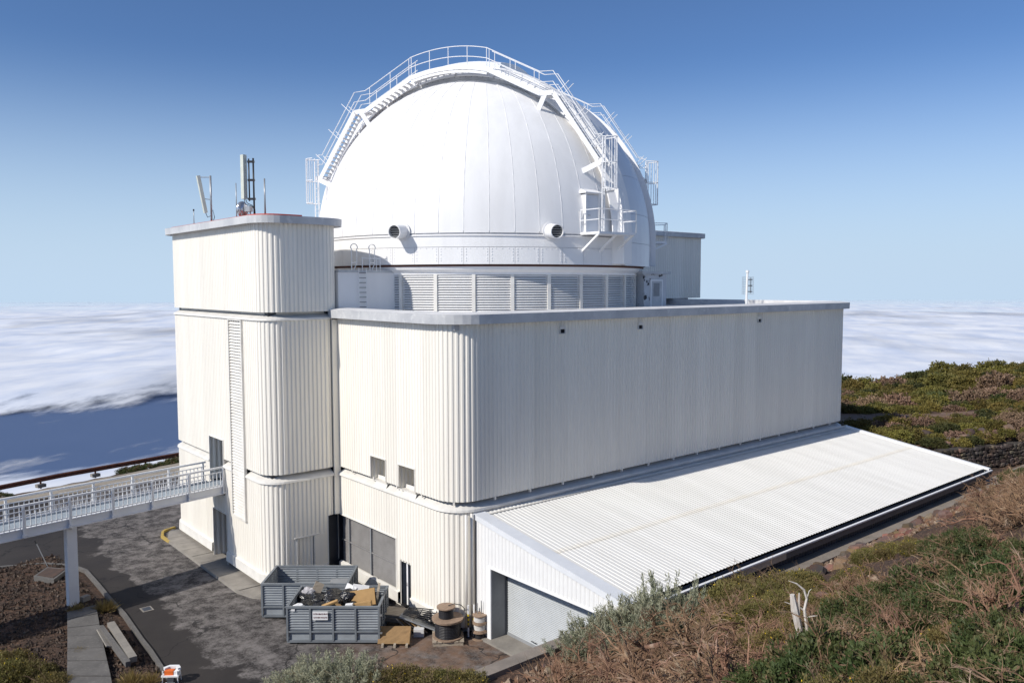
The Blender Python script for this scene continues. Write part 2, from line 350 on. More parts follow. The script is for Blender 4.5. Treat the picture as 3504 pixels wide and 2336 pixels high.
def clad(mb, path, z0, z1, p=0.27, a=0.04, holes=(), off=0.0, smin=0.0, smax=None):
    n = max(1, round(path.len/p)); p = path.len/n; cols = []
    for k in range(n):
        for fr, e in ((0.0, 0), (0.30, 0), (0.46, a), (0.80, a), (0.96, 0)): cols.append(((k+fr)*p, e))
    if path.closed: cols.append((path.len-1e-6, 0))
    else: cols.append((path.len-1e-6, 0))
    P = []
    for t, e in cols:
        x, y, nx, ny = path.at(t); d = off+e; P.append((x+nx*d, y+ny*d))
    zt = z1 if callable(z1) else (lambda x, y: z1)
    for i in range(len(P)-1):
        (xa, ya), (xb, yb) = P[i], P[i+1]; mx, my = (xa+xb)/2, (ya+yb)/2
        spans = [(z0, None)]; hs = sorted([h for h in holes if h[0] <= mx <= h[1] and h[2] <= my <= h[3]], key=lambda h: h[4])
        cuts = []; lo = z0
        for h in hs:
            if h[4] > lo: cuts.append((lo, h[4]))
            lo = max(lo, h[5])
        cuts.append((lo, None))
        for c0, c1 in cuts:
            za = zt(xa, ya) if c1 is None else c1; zb = zt(xb, yb) if c1 is None else c1
            if za-c0 < 0.01: continue
            mb.add([(xa,ya,c0),(xb,yb,c0),(xb,yb,zb),(xa,ya,za)], [(0,1,2,3)])
    return mb
def sweep(mb, path, prof, holes=()):
    st = path.stops(); rows = []
    for t in st:
        x, y, nx, ny = path.at(t); rows.append([(x+nx*o, y+ny*o, z) for o, z in prof])
    o = len(mb.v); P = len(prof)
    for r in rows: mb.v += r
    n = len(rows); m = n if path.closed else n-1
    for i in range(m):
        j = (i+1) % n
        for k in range(P-1): mb.f.append((o+i*P+k, o+j*P+k, o+j*P+k+1, o+i*P+k+1))
    return mb

# numpy value-noise fbm used for terrain, clouds and rocks
_perm = np.random.default_rng(3).permutation(4096)
def vnoise(x, y):
    xi = np.floor(x).astype(np.int64); yi = np.floor(y).astype(np.int64); fx = x-xi; fy = y-yi
    fx = fx*fx*fx*(fx*(fx*6-15)+10); fy = fy*fy*fy*(fy*(fy*6-15)+10)
    h = lambda a, b: _perm[(_perm[a & 4095]+b) & 4095]/4095.0
    return (h(xi, yi)*(1-fx)+h(xi+1, yi)*fx)*(1-fy)+(h(xi, yi+1)*(1-fx)+h(xi+1, yi+1)*fx)*fy
def fbm(x, y, o=4, g=0.5):
    t = 0; a = 1; s = 0
    for i in range(o): t = t+a*vnoise(x*2**i+17.3*i, y*2**i+9.1*i); s += a; a *= g
    return t/s

# ------------------------------------------------------------------ terrain
#TERRAIN_BEGIN
PL = np.array([(44,1.0,5.7),(58.2,8.8,4.8),(92.7,25.3,2.9),(45,-6.5,5.5),(64.7,3.2,4.8),(96.1,16.0,4.7),(48,-9.5,5.7),(66.2,-4.5,5.6),(100.2,6.2,6.6),(97.7,10.9,6.2),(60,-16,7.5),(85,-10,7.2),(45,30,4.0),(70,45,1.0)], float)
_pd = np.hypot(PL[:,None,0]-PL[None,:,0], PL[:,None,1]-PL[None,:,1])
_pw = np.linalg.solve(_pd+np.eye(len(PL))*-0.5, PL[:,2]-5.0)
def plateau(x, y):
    x = np.asarray(x, float); y = np.asarray(y, float)
    d = np.sqrt((x[...,None]-PL[:,0])**2+(y[...,None]-PL[:,1])**2); return 5.0+d@_pw
def terrain(x, y):
    x = np.asarray(x, float); y = np.asarray(y, float)
    yard = np.full_like(x, -0.15)
    isl = np.clip((-12.2-x)/0.5, 0, 1)*np.clip((28.5-y+np.minimum(0, x+12)*0.35)/0.6, 0, 1)
    yard = yard+isl*(0.22+0.12*(fbm(x*0.8, y*0.8, 4)-0.5)*2)
    cliff = np.where(x < 1.0, -9.52, -10.95)
    w = np.clip((cliff-y)/0.35+0.5, 0, 1)
    e1 = 3.55+0.51*np.maximum(0, -11.9-y)
    e1 = np.minimum(e1, 14.6-0.38*np.maximum(0, -33.0-y))  # unseen crest dropped behind the camera so low sky lights the long wall
    dt = -2.4-0.7*np.clip(x+10.5, 0, 4)-y
    B = np.maximum(-0.15, 0.85*dt)
    emb = np.where(x > 50, e1, e1)
    emb = np.minimum(emb, np.where(x < -6.9, B, 1e9))
    emb = emb+np.clip((emb-0.2)/1.0, 0, 1)*(0.55*(fbm(x*0.35+5, y*0.35, 5)-0.5)*2+0.16*(fbm(x*1.6, y*1.6, 3)-0.5)*2)*np.clip((-11.6-y)/1.0, 0.1, 1)
    slopew = np.where(x < -6.9, np.clip(dt/0.3, 0, 1), w)
    z = yard*(1-slopew)+emb*slopew
    sw = -6.9-(x-39.4)*0.335                      # line of the dry-stone wall
    east = np.clip((x-40.6)/0.8, 0, 1)*np.clip((y-(sw+0.55))/0.4, 0, 1)
    pl = plateau(x, y)+0.5*(fbm(x*0.12, y*0.12, 4)-0.5)*2
    z = z*(1-east)+pl*east
    strip = np.clip((x-39.9)/0.5, 0, 1)*np.clip((sw+0.4-y)/0.3, 0, 1)*np.clip((y+11.2)/0.3, 0, 1)
    z = z*(1-strip)+3.55*strip
    far = x*0.65+y*0.76
    z = z-0.62*np.maximum(0, far-76)-0.75*np.maximum(0, y-50.5+np.minimum(0, x+3)*-0.33*0-np.clip(x+3, -30, 8)*0.24)*(x < 30)
    z = z-0.6*np.maximum(0, -60-x)-0.5*np.maximum(0, -60-y)-0.5*np.maximum(0, x-140)
    return z
#TERRAIN_END
def axis(lo, hi, st, far):
    a = list(np.arange(lo, hi+1e-6, st)); g = st
    while a[-1] < far: g *= 1.25; a.append(a[-1]+g)
    g = st
    while a[0] > -far: g *= 1.25; a.insert(0, a[0]-g)
    return np.array(a)
def build_ground():
    xs = axis(-26, 104, 0.5, 3500); ys = axis(-30, 60, 0.5, 3500)
    X, Y = np.meshgrid(xs, ys); Z = np.maximum(terrain(X, Y), -3000)
    nx, ny = len(xs), len(ys)
    v = np.stack([X.ravel(), Y.ravel(), Z.ravel()], 1)
    i = (np.arange(ny-1)[:, None]*nx+np.arange(nx-1)[None, :]).ravel()
    f = np.stack([i, i+1, i+nx+1, i+nx], 1)
    me = bpy.data.meshes.new('ground'); me.from_pydata(v.tolist(), [], f.tolist()); me.materials.append(M['soil']); me.shade_smooth()
    o = bpy.data.objects.new('ground', me); COL.objects.link(o); tag(o, kind='structure')
build_ground()

# road sheet
def flat(name, pts, z, m, kind='structure'):
    mb = MB(); mb.add([(p[0], p[1], z) for p in pts], [tuple(range(len(pts)))]); o = single(name, mb, m, (0,0,0)); tag(o, kind=kind); return o
KERB = [(-40,30.5),(-22,29.0),(-15.8,27.1),(-13.55,26.0),(-12.3,24.5),(-11.87,22.9),(-11.9,20),(-11.97,17),(-11.97,14.1),(-12.2,10.2),(-12.25,8.5),(-12.5,5),(-13.0,1),(-14.5,-0.5)]
flat('road', KERB+[(-11.5,-3.6),(-7.2,-6.8),(-6.9,-9.3),(1.2,-9.3),(2.6,-9.3),(2.6,2),(0.4,2),(0.4,31.9),(4,40),(4,46),(-14,44.5),(-40,40)], 0.0, 'asphalt')
km = MB(); kp = Path([(x, y) for x, y in KERB], [0]+[0.8]*(len(KERB)-2)+[0], False)
sweep(km, kp, [(0.02,-0.1),(0.02,0.11),(-0.17,0.11),(-0.17,-0.1)])
single('kerb', km, 'concrete_dark', (0,0,0), kind='structure')
# dusty verge of pale rock between the road and the crash barrier
vm = MB()
xs = np.arange(-40, 8, 1.0); pts = []
for x in xs:
    for t in np.linspace(0, 1, 8):
        y0 = 44.2+max(0, x+14)*0.06; y1 = 49.2+np.clip(x+3, -30, 8)*0.24-0.4
        y = y0+(y1-y0)*t; pts.append((x, y, 0.02+0.25*float(fbm(np.array(x*0.5), np.array(y*0.8), 4))*min(1, t*3)))
vm.v = pts; vm.f = [(i*8+k, (i+1)*8+k, (i+1)*8+k+1, i*8+k+1) for i in range(len(xs)-1) for k in range(7)]
M['verge'] = mat('dusty_verge', (0.40, 0.35, 0.28), (0.26, 0.225, 0.18), 0.5, rough=0.95, c3=(0.08, 0.07, 0.06), scale3=0.9, ramp3=(0.58, 0.72), amt3=0.8, stretch=(0.5, 1.5, 1), bump=0.05, bscale=3)
single('verge', vm, 'verge', (0,0,0), kind='structure', smooth=True)

# ------------------------------------------------------------------ sea and sea of clouds
def build_sea():
    mb = MB(); R = 30000; n = 96
    mb.v = [(0,0,-903)]+[(R*math.cos(2*math.pi*k/n), R*math.sin(2*math.pi*k/n), -903) for k in range(n)]
    mb.f = [(0, k+1, (k+1) % n+1) for k in range(n)]
    m = mat('sea_water', (0.082, 0.125, 0.235), (0.092, 0.136, 0.25), 0.0006, rough=0.5, spec=0.35)
    single('sea', mb, m, (0,0,0), kind='structure')
    # cloud sheet, polar grid
    nr, na = 240, 420
    r = 2300*np.exp(np.linspace(0, math.log(46500/2300), nr)); a = np.linspace(0, 2*math.pi, na, endpoint=False)
    Rg, A = np.meshgrid(r, a, indexing='ij'); X = Rg*np.cos(A); Y = Rg*np.sin(A)
    u = (X*0.77-Y*0.64); w = (X*0.64+Y*0.77)               # u across the view, w away
    hgt = 230*(fbm(u/5200, w/2300, 4)-0.5)+65*(fbm(u/1300+40, w/600, 5, .6)-0.5)
    th = math.radians(-12); gx, gy = X-1165, Y-5490; ga = (gx*math.cos(th)+gy*math.sin(th))/2700; gb = (-gx*math.sin(th)+gy*math.cos(th))/960
    edge = np.clip((np.sqrt(ga*ga+gb*gb)-1.0)/1.7, 0, 1)          # the sheet comes down to the water round the clear window
    Z = -901+(13+np.maximum(0, hgt+85))*edge
    v = np.stack([X.ravel(), Y.ravel(), Z.ravel()], 1)
    idx = np.arange(nr*na).reshape(nr, na); nxt = np.roll(idx, -1, 1)
    f = np.stack([idx[:-1].ravel(), idx[1:].ravel(), nxt[1:].ravel(), nxt[:-1].ravel()], 1)
    me = bpy.data.meshes.new('cloud_sea'); me.from_pydata(v.tolist(), [], f.tolist()); me.shade_smooth()
    m = bpy.data.materials.new('cloud'); m.use_nodes = True; N = m.node_tree.nodes; L = m.node_tree.links; P = N['Principled BSDF']
    P.inputs['Base Color'].default_value = (0.53, 0.56, 0.63, 1); P.inputs['Roughness'].default_value = 1; P.inputs['Specular IOR Level'].default_value = 0
    g = N.new('ShaderNodeNewGeometry'); mp = N.new('ShaderNodeMapping'); mp.inputs['Rotation'].default_value = (0, 0, math.radians(-39.7)); L.new(g.outputs['Position'], mp.inputs['Vector'])
    mp2 = N.new('ShaderNodeMapping'); mp2.inputs['Scale'].default_value = (0.00022, 0.00055, 0.0); L.new(mp.outputs[0], mp2.inputs['Vector'])
    n = N.new('ShaderNodeTexNoise'); n.inputs['Scale'].default_value = 1.0; n.inputs['Detail'].default_value = 7; n.inputs['Roughness'].default_value = 0.55; L.new(mp2.outputs[0], n.inputs['Vector'])
    # clear window over the water, off the coast between about 4 and 5.3 km
    vd = N.new('ShaderNodeVectorMath'); vd.operation = 'DISTANCE'
    GAP = (1165*SC, 5490*SC, 0)
    gm = N.new('ShaderNodeMapping'); gm.inputs['Location'].default_value = GAP; gm.vector_type = 'TEXTURE'
    gm.inputs['Scale'].default_value = (2700*SC, 960*SC, 1e6); gm.inputs["Rotation"].default_value = (0, 0, math.radians(-12)); L.new(g.outputs['Position'], gm.inputs['Vector'])
    ln = N.new('ShaderNodeVectorMath'); ln.operation = 'LENGTH'; L.new(gm.outputs[0], ln.inputs[0])
    ma = N.new('ShaderNodeMath'); ma.operation = 'MULTIPLY_ADD'; ma.inputs[1].default_value = 0.62; n2 = N.new('ShaderNodeMath'); n2.operation = 'MULTIPLY_ADD'; n2.inputs[1].default_value = 1.7; n2.inputs[2].default_value = -0.85; L.new(n.outputs['Fac'], n2.inputs[0])
    mp3 = N.new('ShaderNodeMapping'); mp3.inputs['Scale'].default_value = (0.0011, 0.0024, 0.0); L.new(mp.outputs[0], mp3.inputs['Vector'])
    nf = N.new('ShaderNodeTexNoise'); nf.inputs['Scale'].default_value = 1.0; nf.inputs['Detail'].default_value = 8; nf.inputs['Roughness'].default_value = 0.6; L.new(mp3.outputs[0], nf.inputs['Vector'])
    n4 = N.new('ShaderNodeMath'); n4.operation = 'MULTIPLY_ADD'; n4.inputs[1].default_value = 2.4; n4.inputs[2].default_value = -1.2; L.new(nf.outputs['Fac'], n4.inputs[0])
    n5 = N.new('ShaderNodeMath'); n5.operation = 'ADD'; L.new(n2.outputs[0], n5.inputs[0]); L.new(n4.outputs[0], n5.inputs[1]); n2 = n5
    cm = N.new('ShaderNodeMapRange'); cm.inputs['From Min'].default_value = 0.36; cm.inputs['From Max'].default_value = 0.62; L.new(nf.outputs['Fac'], cm.inputs['Value'])
    cx_ = N.new('ShaderNodeMix'); cx_.data_type = 'RGBA'; cx_.inputs[6].default_value = (0.58, 0.64, 0.76, 1); cx_.inputs[7].default_value = (0.78, 0.80, 0.84, 1); L.new(cm.outputs[0], cx_.inputs[0]); L.new(cx_.outputs[2], P.inputs['Base Color'])
    L.new(n2.outputs[0], ma.inputs[2]); L.new(ln.outputs['Value'], ma.inputs[0])
    mr = N.new('ShaderNodeMapRange'); mr.interpolation_type = 'SMOOTHSTEP'; mr.inputs['From Min'].default_value = 0.44; mr.inputs['From Max'].default_value = 1.0; L.new(ma.outputs[0], mr.inputs['Value'])
    # streaks of open water among the far banks
    mr2 = N.new('ShaderNodeMapRange'); mr2.inputs['From Min'].default_value = 0.30; mr2.inputs['From Max'].default_value = 0.52; mr2.inputs['To Min'].default_value = 0.55; L.new(n.outputs['Fac'], mr2.inputs['Value'])
    q = N.new('ShaderNodeMath'); q.operation = 'MULTIPLY'; L.new(mr.outputs[0], q.inputs[0]); L.new(mr2.outputs[0], q.inputs[1])
    dist = N.new('ShaderNodeVectorMath'); dist.operation = 'LENGTH'; L.new(g.outputs['Position'], dist.inputs[0])
    fade = N.new('ShaderNodeMapRange'); fade.inputs['From Min'].default_value = 46000*SC; fade.inputs['From Max'].default_value = 27000*SC; L.new(dist.outputs['Value'], fade.inputs['Value'])
    q2 = N.new('ShaderNodeMath'); q2.operation = 'MULTIPLY'; L.new(q.outputs[0], q2.inputs[0]); L.new(fade.outputs[0], q2.inputs[1]); L.new(q2.outputs[0], P.inputs['Alpha'])
    me.materials.append(m); o = bpy.data.objects.new('cloud_sea', me); COL.objects.link(o)
    tag(o, 'sea of white cloud stretching to the horizon below the summit', 'clouds', kind='stuff')
build_sea()

# ------------------------------------------------------------------ main observatory block
OFFC = 0.5
B = thing('observatory_block', 'long cream ribbed-metal observatory block with rounded corner, carrying the white dome', 'building', (0, 0, 0))
mainp = Path([(0, 11.75), (0, 0), (39.5, 0), (39.5, 31.9), (0, 31.9), (0, 28.0)], [0, 1.5, 1.3, 1.3, 1.3, 0], False)
W1 = (-.3, .3, 6.43, 8.01, 6.86, 8.10); W2 = (-.3, .3, 3.50, 5.09, 6.86, 8.08)
LOUV = (-.3, .3, 5.45, 12.5, 0.9, 3.87); SDOOR = (-.3, .3, 3.99, 5.06, 0.3, 2.76)
part('upper_cladding', clad(MB(), mainp, 6.86, 15.95, holes=[W1, W2]), 'cream', B)
part('lower_cladding', clad(MB(), mainp, 0.95, 6.32, holes=[LOUV, SDOOR]), 'cream', B)
part('ledge', sweep(MB(), mainp, [(-0.42, 6.95), (-0.40, 6.74), (0.10, 6.46), (0.13, 6.34), (0.0, 6.30)]), 'cream2', B)
# brackets under the upper cladding
bm = MB()
for t in np.arange(1.5, mainp.len-30, 2.45):
    x, y, nx, ny = mainp.at(t); bm.obox((x-nx*0.05, y-ny*0.05, 6.80), (nx, ny, 0), (-ny, nx, 0), (0, 0, 1), 0.06, 0.05, 0.10)
part('cladding_bracket', bm, 'cream2', B, kind='stuff')
plinth_p = Path([(0, 3.95), (0, 0), (1.2, 0)], [0, 1.5, 0], False)
PROF = [(-0.02, 1.02), (0.16, 0.96), (0.17, 0.40), (0.0, 0.36), (-0.25, 0.36), (-0.27, -0.2)]
part('plinth', sweep(MB(), plinth_p, PROF), 'cream2', B)
part('plinth', sweep(MB(), Path([(0, 11.75), (0, 5.1)], 0, False), PROF), 'cream2', B)
# coping / fascia
cop = Path([(0, 12.0), (0, 0), (39.5, 0), (39.5, 31.9), (0, 31.9), (0, 28.0)], [0, 1.7, 1.3, 1.3, 1.3, 0], False)
part('fascia', sweep(MB(), cop, [(0.0, 15.93), (OFFC, 15.90), (OFFC+0.02, 16.38)]), 'fascia', B)
part('coping', sweep(MB(), cop, [(OFFC+0.02, 16.383), (-0.05, 16.46), (-0.60, 16.48), (-0.60, 15.9)]), 'coping', B)
em = MB(); em.add([(-0.5,12,15.9),(0.6,12,15.9),(0.6,12,16.46),(-0.52,12,16.38)], [(0,1,2,3)]); part('coping_end', em, 'fascia', B)
rb = MB(); rb.poly([(0.3,0.3),(39.2,0.3),(39.2,31.6),(0.3,31.6)], 15.6, 15.93); part('roof', rb, 'roof', B)
# inner body so that no gap shows through
ib = MB(); ib.poly([(2.2,1.2),(38.6,1.2),(38.6,31.2),(2.2,31.2)], -0.2, 15.6); part('core_wall', ib, 'dgrey', B)
# recessed windows: ribbed reveal, back panel, soffit and white sill
for (x0, x1, y0, y1, z0, z1) in (W1, W2):
    w = part('window', clad(MB(), Path([(1.6, y1), (0.02, y1)], 0, False), z0-0.12, z1, p=0.27, a=0.05), 'cream', B)
    f = MB(); f.add([(1.6,y0,z0-.12),(1.6,y1,z0-.12),(1.6,y1,z1),(1.6,y0,z1)], [(0,1,2,3)]); part('pane', f, 'glass', w)
    f = MB(); f.add([(0,y0,z1),(1.6,y0,z1),(1.6,y1,z1),(0,y1,z1)], [(0,1,2,3)]); f.add([(1.6,y0,z0-.1),(.01,y0,z0-.1),(.01,y0,z1),(1.6,y0,z1)], [(0,1,2,3)])
    part('soffit', f, 'cream2', w)
    f = MB(); f.box(0.02,1.6,y0,y1,z0-.16,z0-.11); f.add([(-.09,y0-.05,z0-.44),(-.09,y1-.4,z0-.44),(.05,y1-.4,z0-.16),(.05,y0-.05,z0-.16)], [(0,1,2,3)]); part('sill', f, 'cream2', w)
    f = MB()
    f.box(-0.075, 0.02, y0-0.05, y0, z0, z1+.05); f.box(-0.075, 0.02, y1, y1+0.05, z0, z1+.05); f.box(-0.075, .02, y0, y1, z1, z1+.05)
    part('frame', f, 'cream2', w)
# big grey louvre in three bays
lv = part('louvre', MB().box(0.42, 0.46, 5.45, 11.8, 0.85, 3.9), 'dark', B)
for i, (ya, yb) in enumerate(((5.45, 8.33), (8.43, 10.88), (10.98, 11.85))):
    s = MB(); n = 33
    for k in range(n):
        z = 0.92+k*(2.93/n); s.add([(0.27,ya,z),(0.27,yb,z),(0.16,yb,z+.050),(0.16,ya,z+.050),(0.27,yb,z+.0887),(0.27,ya,z+.0887)], [(0,1,2,3),(3,2,4,5)])
    part('slat', s, 'louv', lv, kind='stuff')
for y in (8.38, 10.93): part('mullion', MB().box(0.08, 0.30, y-0.05, y+0.05, 0.88, 3.86), 'mgrey', lv)
part('transom', MB().box(0.10, 0.17, 5.45, 11.8, 2.28, 2.34), 'louv', lv)
f = MB(); f.box(-0.06, .4, 5.37, 5.45, .9, 3.95); f.box(-.06, .4, 5.45, 11.8, 3.87, 3.93); f.box(-0.02, .42, 5.45, 11.8, 0.82, 0.90)
part('frame', f, 'cream2', lv)
# service door standing ajar
dr = part('door', MB().box(0.12, 0.16, 4.50, 4.60, 0.35, 2.72).box(0.12, 1.0, 4.60, 4.64, 0.35, 2.72), 'rail', B)
f = MB(); f.box(0.0, 0.10, 5.0, 5.07, .3, 2.82); f.box(0.0, .10, 3.93, 3.99, .3, 2.82); f.box(0, .1, 3.99, 5.0, 2.74, 2.82); part('frame', f, 'cream2', dr)
f = MB(); f.add([(0.04,5.0,.3),(.9,5.0,.3),(.9,5.0,2.74),(.04,5.0,2.74)], [(0,1,2,3)]); part('reveal', f, 'mgrey', dr)
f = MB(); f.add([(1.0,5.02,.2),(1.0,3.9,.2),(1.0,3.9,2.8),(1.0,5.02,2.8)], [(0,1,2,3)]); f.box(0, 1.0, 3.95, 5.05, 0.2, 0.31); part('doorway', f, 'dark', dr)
part('handle', MB().tube([(0.09,4.55,1.45),(0.05,4.55,1.45),(0.05,4.55,1.62)], 0.02), 'dgrey', dr)
# three small outlets high on the long wall
for x in (7.36, 13.87, 26.6):
    v = part('outlet_hood', MB().box(x-.20, x+.20, -.14, .02, 15.16, 15.20).box(x-.20, x-.17, -.14, .02, 15.20, 15.42).box(x+.17, x+.20, -.14, .02, 15.20, 15.42), 'fascia', B)
    part('outlet', MB().box(x-.17, x+.17, -.07, -.06, 15.20, 15.42), 'dark', v)
    part('top_plate', MB().box(x-.22, x+.22, -.16, .02, 15.42, 15.58), 'cream2', v)
# downpipes beside the corner
for x in (0.62, 0.98): part('downpipe', MB().tube([(x, -0.14, 0.5), (x, -0.14, 6.3)], 0.075, 8), 'cream2', B, smooth=True)

# ------------------------------------------------------------------ stair tower in front
def rect(x0, y0, x1, y1): return [(x0, y0), (x1, y0), (x1, y1), (x0, y1)]
T = thing('stair_tower', 'tall cream ribbed tower with rounded corners left of the dome, aerials on its flat roof', 'tower', (-2, 19, 0))
TX = -4.6
tp = Path(rect(TX, 11.8, 0.32, 27.9), 1.2, True)
DOOR = (-5, -4.3, 18.4, 20.74, 3.0, 8.03); REC = (-5, -4.3, 18.05, 20.4, 0.0, 3.32); NOTCH = (-0.84, .5, 11.5, 12.1, 0.0, 3.93)
SIDE = (-2.85, -1.81, 11.5, 12.1, 0.3, 2.92)
DOOR_U = (-5, -4.3, 18.4, 20.74, 6.86, 8.03); DOOR_L = (-5, -4.3, 18.4, 20.74, 4.5, 6.32)
REV = lambda p: p
part('top_cladding', clad(MB(), tp, 16.30, 21.4), 'cream', T)
part('upper_cladding', clad(MB(), tp, 6.86, 15.82, holes=[DOOR_U]), 'cream', T)
part('lower_cladding', clad(MB(), tp, 0.95, 6.32, holes=[DOOR_L, REC, NOTCH, SIDE]), 'cream', T)
part('ledge', sweep(MB(), tp, [(-0.42, 16.40), (-0.40, 16.17), (0.10, 15.93), (0.13, 15.83), (0.0, 15.79)]), 'cream2', T)
led = Path([(-0.4, 11.8), (0, 11.8)], 0, False)
lp = Path([(TX, 18.35), (TX, 11.8), (-0.42, 11.8)], [0, 1.2, 0], False)
LEDP = [(-0.42, 6.95), (-0.40, 6.74), (0.10, 6.46), (0.13, 6.34), (0.0, 6.30)]
part('ledge', sweep(MB(), lp, LEDP), 'cream2', T)
lp2 = Path([(0.2, 27.9), (TX, 27.9), (TX, 20.8)], [0, 1.2, 0], False)
part('ledge', sweep(MB(), lp2, LEDP), 'cream2', T)
part('corner_panel', MB().box(-0.40, 0.02, 11.70, 11.80, 3.95, 15.80), 'cream', T)
PT = [(-0.02, 1.02), (0.16, 0.96), (0.19, 0.40), (0.0, 0.36), (-0.25, 0.36), (-0.27, -0.2)]
part('plinth', sweep(MB(), Path([(TX, 18.0), (TX, 11.8), (-0.9, 11.8)], [0, 1.2, 0], False), PT), 'cream2', T)
part('plinth', sweep(MB(), Path([(-2, 27.9), (TX, 27.9), (TX, 20.45)], [0, 1.2, 0], False), PT), 'cream2', T)
cp = Path(rect(TX, 11.8, 0.32, 27.9), 1.2, True)
part('fascia', sweep(MB(), cp, [(0.0, 21.40), (OFFC, 21.36), (OFFC+0.02, 21.79)]), 'fascia', T)
part('coping', sweep(MB(), cp, [(OFFC+0.02, 21.793), (0.05, 21.83), (-0.3, 21.83), (-.3, 21.5)]), 'fascia', T)
part('roof', MB().poly(rect(TX+.2, 12.0, 0.1, 27.7), 21.5, 21.72), 'red', T)
part('upstand', sweep(MB(), Path([(0.2, 27.9), (TX, 27.9), (TX, 11.8), (-2.2, 11.8)], [0, 1.2, 1.2, 0], False), [(0.12, 21.82), (0.10, 21.90), (-0.06, 21.90), (-0.08, 21.7)]), 'red', T)
part('core_wall', MB().poly(rect(TX+2.0, 12.9, -0.1, 26.9), -0.2, 21.5), 'dgrey', T)
part('gap_wall', MB().add([(TX+.45,12.3,0.3),(TX+.45,17.9,0.3),(TX+.45,17.9,21.3),(TX+.45,12.3,21.3)], [(0,1,2,3)]).add([(TX+.45,20.9,0.3),(TX+.45,27.4,0.3),(TX+.45,27.4,21.3),(TX+.45,20.9,21.3)], [(0,1,2,3)]).add([(TX+.45,12.25,0.3),(-.85,12.25,.3),(-.85,12.25,21.3),(TX+.45,12.25,21.3)], [(0,1,2,3)]).add([(TX+.45,17.9,8.1),(TX+.45,20.9,8.1),(TX+.45,20.9,21.3),(TX+.45,17.9,21.3)],[(0,1,2,3)]).add([(-.85,12.25,3.95),(.1,12.25,3.95),(.1,12.25,16.4),(-.85,12.25,16.4)],[(0,1,2,3)]), 'dgrey', T)
def recess(name, y0, y1, z0, z1, depth, parent):
    w = part(name, clad(MB(), Path([(TX+depth, y1), (TX+.02, y1)], 0, False), z0, z1, p=0.34, a=0.06), 'cream', parent)
    f = MB(); xb = TX+depth
    f.add([(xb,y0,z0),(xb,y1,z0),(xb,y1,z1),(xb,y0,z1)], [(0,1,2,3)]); f.add([(xb,y0,z0),(TX+.02,y0,z0),(TX+.02,y0,z1),(xb,y0,z1)], [(0,1,2,3)])
    part('back_panel', f, 'cream2', w)
    f = MB(); f.add([(TX,y0,z1),(xb,y0,z1),(xb,y1,z1),(TX,y1,z1)], [(0,1,2,3)]); part('soffit', f, 'cream2', w)
    f = MB(); f.box(TX-.08, TX+.02, y1, y1+.05, z0, z1+.05); f.box(TX-.08, TX+.02, y0-.05, y0, z0, z1+.05); f.box(TX-.08, TX+.02, y0, y1, z1, z1+.05); part('frame', f, 'cream2', w)
    return w
recess('bridge_doorway', 18.4, 20.74, 5.1, 8.03, 2.0, T)
rw = recess('ground_recess', 18.05, 20.4, 0.05, 3.32, 2.0, T)
nt = part('notch', MB().add([(-.84,11.82,.0),(-.84,13,.0),(-.84,13,3.93),(-.84,11.82,3.93)], [(0,1,2,3)]).add([(-.84,12.3,0),(.4,12.3,0),(.4,12.3,3.9),(-.84,12.3,3.9)], [(0,1,2,3)]).add([(-.84,11.8,3.93),(.3,11.8,3.93),(.3,12.3,3.93),(-.84,12.3,3.93)], [(0,1,2,3)]), 'dgrey', T)
# side door of the same ribbed sheet, with a thin frame
sdr = part('side_door', clad(MB(), Path([(-2.83, 11.84), (-1.83, 11.84)], 0, False), 0.3, 2.90, p=0.27, a=0.05), 'cream', T)
f = MB(); f.box(-2.93,-2.85,11.70,11.86,.3,2.98); f.box(-1.81,-1.74,11.72,11.86,.3,2.98); f.box(-3.1,-1.45,11.70,11.80,2.92,2.99); part('frame', f, 'cream2', sdr)
part('flat_panel', MB().box(-1.74,-1.10,11.735,11.80,.98,2.9), 'cream', T)
# tall narrow louvre strip
LY0, LY1 = 14.86, 16.75
tl = part('louvre_strip', MB().box(TX-.02, TX+.3, LY0, LY1, 3.7, 15.75), 'dark', T)
nsl = 66; pit = 12.0/nsl
sl = MB(); w2 = (LY1-LY0)/2
sl.add([(-.13,-w2,0),(-.13,w2,0),(.02,w2,pit*.86),(.02,-w2,pit*.86),(-.13,-w2,-.025),(-.13,w2,-.025)], [(0,1,2,3),(4,5,1,0)])
slm = mesh_from(sl, 'slat', M['cream2'])
for k in range(nsl):
    o = inst('slat', slm, tl, (TX, (LY0+LY1)/2, 3.72+k*pit))
f = MB(); f.box(TX-.17, TX, LY0-.10, LY0, 3.6, 15.8); f.box(TX-.17, TX, LY1, LY1+.10, 3.6, 15.8); f.box(TX-.17, TX, LY0, LY1, 3.58, 3.70); f.box(TX-.17, TX, LY0, LY1, 15.74, 15.8)
part('frame', f, 'cream2', tl)

# rear tower
R_ = thing('rear_tower', 'grey shaded ribbed tower standing behind the right side of the dome', 'tower', (40, 21, 0))
rp = Path(rect(33.0, 17.3, 43.45, 28.0), 0.5, True)
part('cladding', clad(MB(), rp, 16.5, 22.45), 'cream', R_)
part('lower_cladding', clad(MB(), Path(rect(39.6, 17.3, 43.45, 28.0), 0.3, True), -0.1, 16.3), 'cream', R_)
part('fascia', sweep(MB(), rp, [(0, 22.42), (0.42, 22.38), (0.44, 22.82), (-.1, 22.9), (-.1, 22.5)]), 'fascia', R_)
part('roof', MB().poly(rect(33.2, 17.5, 43.2, 27.8), 22.5, 22.80), 'red', R_)
part('base', MB().poly(rect(34, 18.3, 42.5, 27), 15.9, 16.6), 'dgrey', R_)

